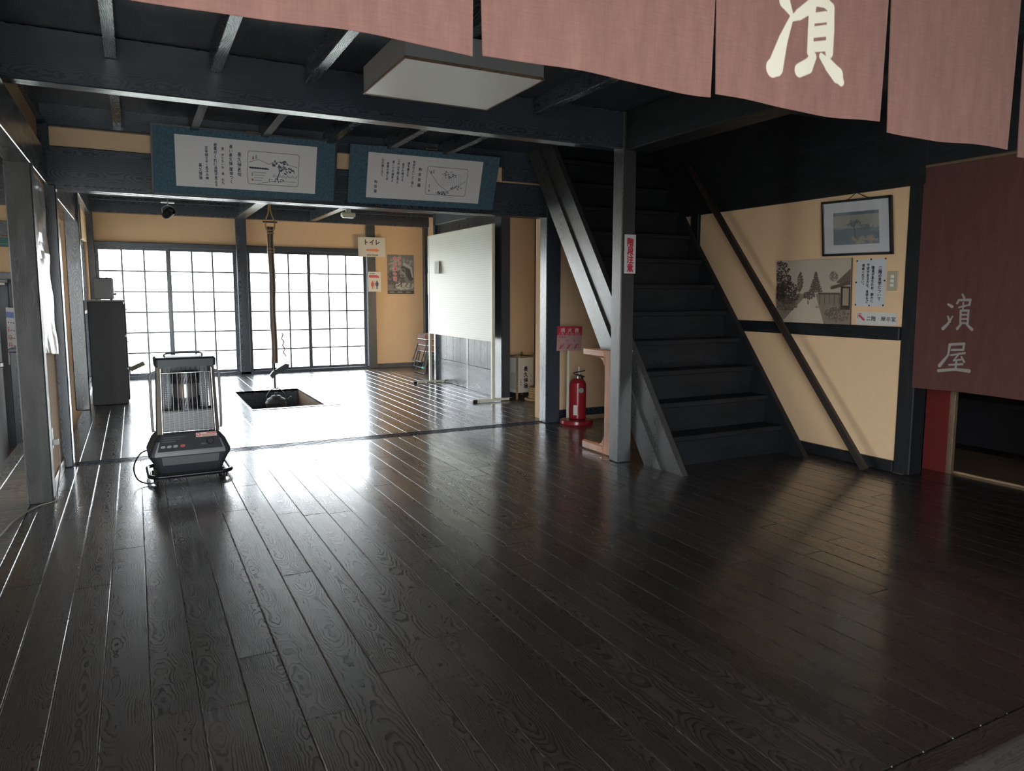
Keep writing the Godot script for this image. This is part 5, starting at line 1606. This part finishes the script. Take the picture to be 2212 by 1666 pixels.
func build_noren() -> void:
	var maroon := lin(0.19, 0.097, 0.080)
	var cream := lin(0.58, 0.53, 0.43)
	var base := canvas(320, 400, maroon)
	weave(base, maroon)
	var plain_cloth := cloth_material(base)
	var t := thing("entrance_curtain", "wide dusty-rose split door curtain with one big cream character", "curtain", V(0.9, 1.49, -1.0))
	var top := 2.05
	put(t, "pole", tube_mesh([V(-0.55, top + 0.012, -1.0) - t.position, V(2.45, top + 0.012, -1.0) - t.position], 0.014, 12), M.tan_wood)
	var edges := [[-0.44, -0.004, 1.497], [0.006, 0.450, 1.4945], [0.4655, 0.9025, 1.4945], [0.9135, 1.3435, 1.4955], [1.369, 1.796, 1.4815], [1.841, 2.28, 1.474]]
	for k in 6:
		var e: Array = edges[k]
		var w: float = 0.452
		var x0: float = -0.446 + 0.4545 * k
		var h: float = top - e[2]
		var mat := plain_cloth
		var mid: float = (e[0] + e[1]) / 2.0
		if k == 3:
			var im: Image = base.duplicate()
			# the visible lower half of the character, stroke by stroke
			var to := func(px: float, py: float) -> Vector2:
				var p := at_z(px, py, -1.0)
				return Vector2((p.x - e[0]) / (e[1] - e[0]) * 320.0, (top - p.y) / h * 400.0)
			var scale: float = 320.0 / (e[1] - e[0]) * 0.00122
			for s: Array in [
				[[1690, -40, 10], [1692, 0, 22], [1706, 28, 8]],
				[[1706, 36, 8], [1688, 84, 18], [1672, 140, 30], [1664, 146, 26]],
				[[1704, 40, 6], [1722, 28, 16], [1750, 8, 20]],
				[[1752, 4, 16], [1748, 60, 14], [1746, 108, 14]],
				[[1752, -2, 14], [1780, 0, 16], [1793, 12, 16], [1792, 60, 18], [1790, 108, 18]],
				[[1754, 35, 15], [1782, 31, 16]], [[1754, 65, 16], [1782, 61, 17]], [[1750, 97, 15], [1788, 93, 16]],
				[[1754, 118, 14], [1742, 138, 22], [1722, 148, 20]],
				[[1772, 116, 10], [1790, 136, 20], [1808, 158, 24], [1816, 174, 12]],
				[[1760, -70, 18], [1764, -20, 14]], [[1700, -60, 18], [1840, -62, 20]], [[1660, -40, 20], [1676, -10, 8]],
			]:
				var pts := []
				for q: Array in s:
					var a: Vector2 = to.call(q[0], q[1])
					pts.append([a.x, a.y, q[2] * scale])
				brush(im, pts, cream)
			mat = cloth_material(im)
		var mesh := cloth(w, h, w - (e[1] - e[0]), 0.003, k * 1.7)
		put(t, "curtain_panel", mesh, mat, V(lerpf(x0 + w / 2.0, mid, 0.7), top, -1.0) - t.position)
	# narrow brown curtain in the right-hand doorway
	t = thing("doorway_curtain", "long brown door curtain with two cream characters in the right doorway", "curtain", V(4.322, 0.57, -2.5))
	put(t, "pole", tube_mesh([V(0, 1.36, -0.36), V(0, 1.36, 0.62)], 0.012, 10), M.tan_wood)
	var z0 := -2.872
	for k in 2:
		var w := 0.69 if k == 0 else 0.32
		var im := canvas(300, 560, maroon)
		var dark := lin(0.125, 0.055, 0.048)
		weave(im, dark)
		if k == 0:
			var to2 := func(px: float, py: float) -> Array:
				var p := at_x(px, py, 4.322)
				return [(p.z - z0) / w * 300.0, (1.92 - p.y) / 1.345 * 560.0]
			for s: Array in [
				[[2047, 658, 5], [2055, 663, 7]], [[2046, 684, 4], [2050, 696, 5]], [[2036, 710, 8], [2046, 700, 6], [2056, 684, 3]],
				[[2078, 637, 5], [2082, 644, 5]], [[2066, 656, 5], [2070, 649, 5], [2096, 649, 6], [2094, 660, 5]], [[2070, 665, 4], [2092, 660, 4]], [[2080, 655, 4], [2079, 670, 4]],
				[[2074, 674, 5], [2073, 698, 5]], [[2074, 672, 5], [2092, 672, 5], [2090, 700, 5]], [[2074, 681, 4], [2090, 681, 4]], [[2074, 690, 4], [2090, 690, 4]], [[2073, 699, 4], [2090, 699, 4]],
				[[2074, 702, 5], [2066, 711, 6]], [[2088, 702, 5], [2100, 713, 7]],
				[[2050, 745, 6], [2082, 744, 6], [2080, 757, 5], [2054, 757, 5]], [[2050, 745, 6], [2046, 768, 5], [2028, 790, 8]], [[2052, 768, 4], [2084, 764, 5]], [[2068, 768, 4], [2058, 780, 4], [2076, 778, 4]], [[2076, 772, 4], [2082, 783, 5]],
				[[2064, 782, 5], [2062, 799, 5]], [[2048, 789, 4], [2078, 788, 5]], [[2026, 801, 7], [2060, 799, 6], [2094, 803, 8]],
			]:
				var pts := []
				for q: Array in s:
					var a: Array = to2.call(q[0], q[1])
					pts.append([a[0], a[1], q[2] * 1.15])
				brush(im, pts, lin(0.36, 0.33, 0.30))
		var mesh := cloth(w, 1.345, 0.012, 0.006, 2.0 + k)
		put(t, "curtain_panel", mesh, cloth_material(im), V(4.322, 1.92, z0 + (w / 2.0 if k == 0 else 0.70 + w / 2.0)) - t.position, V(0, -PI / 2, 0))

# ---------------------------------------------------------------- left edge and the room beyond the doorway
func build_left_things() -> void:
	# crumpled clear sheet hung over the narrow plaster wall
	var m := MB.new()
	var nu := 16
	var nv := 20
	var p := []
	for j in nv + 1:
		var r := []
		for i in nu + 1:
			var u := float(i) / nu
			var v := float(j) / nv
			var x := -0.462 + 0.008 * sin(u * 14.0) * (0.3 + v) + 0.012 * v * v * u + 0.004 * sin(v * 23.0 + u * 5.0)
			r.append(V(maxf(x, -0.468), 1.80 - v * (0.98 + 0.05 * u), -4.79 - 0.60 * u))
		p.append(r)
	for j in nv:
		for i in nu:
			m.face([p[j][i], p[j][i + 1], p[j + 1][i + 1]], ((p[j + 1][i] - p[j][i]).cross(p[j][i + 1] - p[j][i])).normalized() * 1.0, [Vector2.ZERO, Vector2.ZERO, Vector2.ZERO])
			m.face([p[j][i], p[j + 1][i + 1], p[j + 1][i]], ((p[j + 1][i] - p[j][i]).cross(p[j + 1][i + 1] - p[j][i])).normalized() * 1.0, [Vector2.ZERO, Vector2.ZERO, Vector2.ZERO])
	var o := put(self, "plastic_cover", m.done(), plain(lin(0.62, 0.64, 0.64), 0.16))
	tag(o, "crinkled glossy plastic cover hung on the narrow plaster wall", "cover")
	var s := thing("wall_socket", "white wall socket with a plugged-in cord on the narrow plaster wall", "socket", V(-0.468, 0.30, -4.98))
	put(s, "plate", box_mesh(V(0.008, 0.12, 0.07), 0.003), M.white_plastic, V(0.002, 0, 0))
	put(s, "plug", box_mesh(V(0.03, 0.035, 0.028), 0.004), M.white_plastic, V(0.02, -0.02, 0.0))
	put(s, "cord", tube_mesh(curve([V(0.03, -0.03, 0.0), V(0.035, -0.15, 0.02), V(0.02, -0.285, 0.08), V(0.03, -0.294, 0.30), V(-0.05, -0.294, 0.40), V(-0.12, -0.294, 0.62), V(-0.16, -0.294, 0.95), V(-0.26, -0.294, 1.3)], 8), 0.004, 7), plain(lin(0.3, 0.28, 0.25), 0.5))
	# things on the side passage wall
	var im := canvas(160, 300, lin(0.60, 0.60, 0.62))
	im.fill_rect(Rect2i(0, 22, 160, 30), lin(0.12, 0.2, 0.45))
	for j in 5:
		for i in 7:
			dab(im, Vector2(14 + 22 * i, 78 + 40 * j), Vector2(22 + 22 * i, 78 + 40 * j), 3, 3, lin(0.12, 0.12, 0.12) if i else lin(0.5, 0.09, 0.07))
	for k in 4:
		latin(im, ["5", "12", "19", "26"][k], 8, 104 + 40 * k, 22, 17, 4, lin(0.52, 0.1, 0.07))
	var c := []
	for q: Array in [[12.0, 664.0], [52.0, 668.0], [58.0, 791.0], [19.0, 788.0]]:
		c.append(at_z(q[0], q[1], -8.40))
	board_sign("wall_calendar", "white wall calendar with a blue band and red dates in the side passage", "calendar", c, im, 0.003)
	c = []
	for q: Array in [[-60.0, 509.0], [30.0, 514.0], [31.0, 534.0], [-58.0, 530.0]]:
		c.append(at_z(q[0], q[1], -8.42))
	im = canvas(256, 64, lin(0.03, 0.16, 0.15))
	for k in 6:
		dab(im, Vector2(150 + 14 * k, 44), Vector2(158 + 14 * k, 44), 2, 2, lin(0.3, 0.45, 0.42))
	board_sign("teal_banner", "teal signboard high on the side passage wall", "sign", c, im, 0.01)
	var tl := thing("tube_lamp", "small bare tube lamp below the rail in the side passage", "lamp", at_z(-5, 613, -8.3))
	put(tl, "tube", tube_mesh([V(-0.3, 0, 0), V(0.055, 0, 0)], 0.014, 10), M.white_plastic)
	put(tl, "holder", box_mesh(V(0.4, 0.03, 0.05), 0.004), M.grey_paint, V(-0.12, 0.025, 0))
	var sp := thing("stove_pipe", "dull grey metal stove pipe beside the calendar", "pipe", at_y(-6, 905, -0.35))
	sp.position = V(-1.12, -0.35, -7.6)
	put(sp, "pipe", tube_mesh([V(0, 0.0, 0), V(0, 1.2, 0)], 0.085, 20), M.grey_paint)
	put(sp, "collar", mesh_of(func(q): q.lathe([[0.086, 0.86], [0.094, 0.87], [0.094, 0.9], [0.086, 0.91]], 20)), M.steel)
	var dk := thing("dark_chest", "dark wooden chest on the earthen floor of the side passage", "chest", V(-0.98, -0.35, -7.9))
	bb(dk, "body", M.timber, V(-1.02, -0.35, -8.4), V(-0.86, 0.62, -7.9), 0.006)
	bb(dk, "lid", M.timber, V(-1.03, 0.62, -8.41), V(-0.85, 0.65, -7.89), 0.004)

func build_right_room() -> void:
	var o := thing("red_panel", "dark red upright panel with a wooden edge behind the brown curtain", "panel", V(4.63, 0, -2.88))
	bb(o, "board", plain(lin(0.16, 0.018, 0.016), 0.6), V(4.62, 0.0, -2.96), V(4.645, 1.95, -2.80), 0.002)
	bb(o, "edge", M.tan_wood, V(4.617, 0.0, -2.80), V(4.65, 1.95, -2.765), 0.003)
	o = thing("floor_mat", "brown woven floor mat beyond the brown curtain", "mat", V(5.05, 0, -2.5))
	bb(o, "mat", M.tan_wood, V(4.69, 0.0, -3.3), V(5.4, 0.012, -1.2), 0.003)
	bb(o, "border", M.pale_wood, V(4.67, 0.0, -3.3), V(4.69, 0.014, -1.2), 0.002)
	o = thing("black_table", "low black table in the dim room beyond the brown curtain", "table", V(5.9, 0, -2.7))
	bb(o, "top", M.black, V(5.35, 0.36, -3.6), V(6.4, 0.40, -1.5), 0.006)
	for p: Array in [[5.42, -3.5], [5.42, -1.6], [6.33, -3.5], [6.33, -1.6]]:
		bb(o, "leg", M.black, V(p[0] - 0.03, 0.0, p[1] - 0.03), V(p[0] + 0.03, 0.36, p[1] + 0.03), 0.004)
	bb(o, "apron", M.black, V(5.40, 0.05, -3.55), V(5.42, 0.36, -1.55), 0.003)
	o = thing("oil_lamp", "small metal lamp with a wide collar on the black table", "lamp", V(5.75, 0.40, -3.12))
	put(o, "body", mesh_of(func(m): m.lathe([[0.09, 0.0], [0.085, 0.012], [0.04, 0.035], [0.028, 0.07], [0.032, 0.10], [0.02, 0.13], [0.0, 0.132]], 20)), M.steel)
	put(o, "knob", tube_mesh([V(-0.028, 0.09, 0), V(-0.05, 0.095, 0)], 0.006, 8), M.steel)
	o = thing("paper_screen", "narrow cream paper strip between dark slats in the far room", "screen", V(6.9, 0, -3.9))
	bb(o, "paper", M.paper, V(6.9, 0.4, -3.9), V(6.92, 1.4, -3.75), 0.0)
	for k in 5:
		bb(o, "slat", M.brown_bar, V(6.86, 0.0, -3.72 + 0.25 * k), V(6.9, 1.8, -3.70 + 0.25 * k), 0.002)
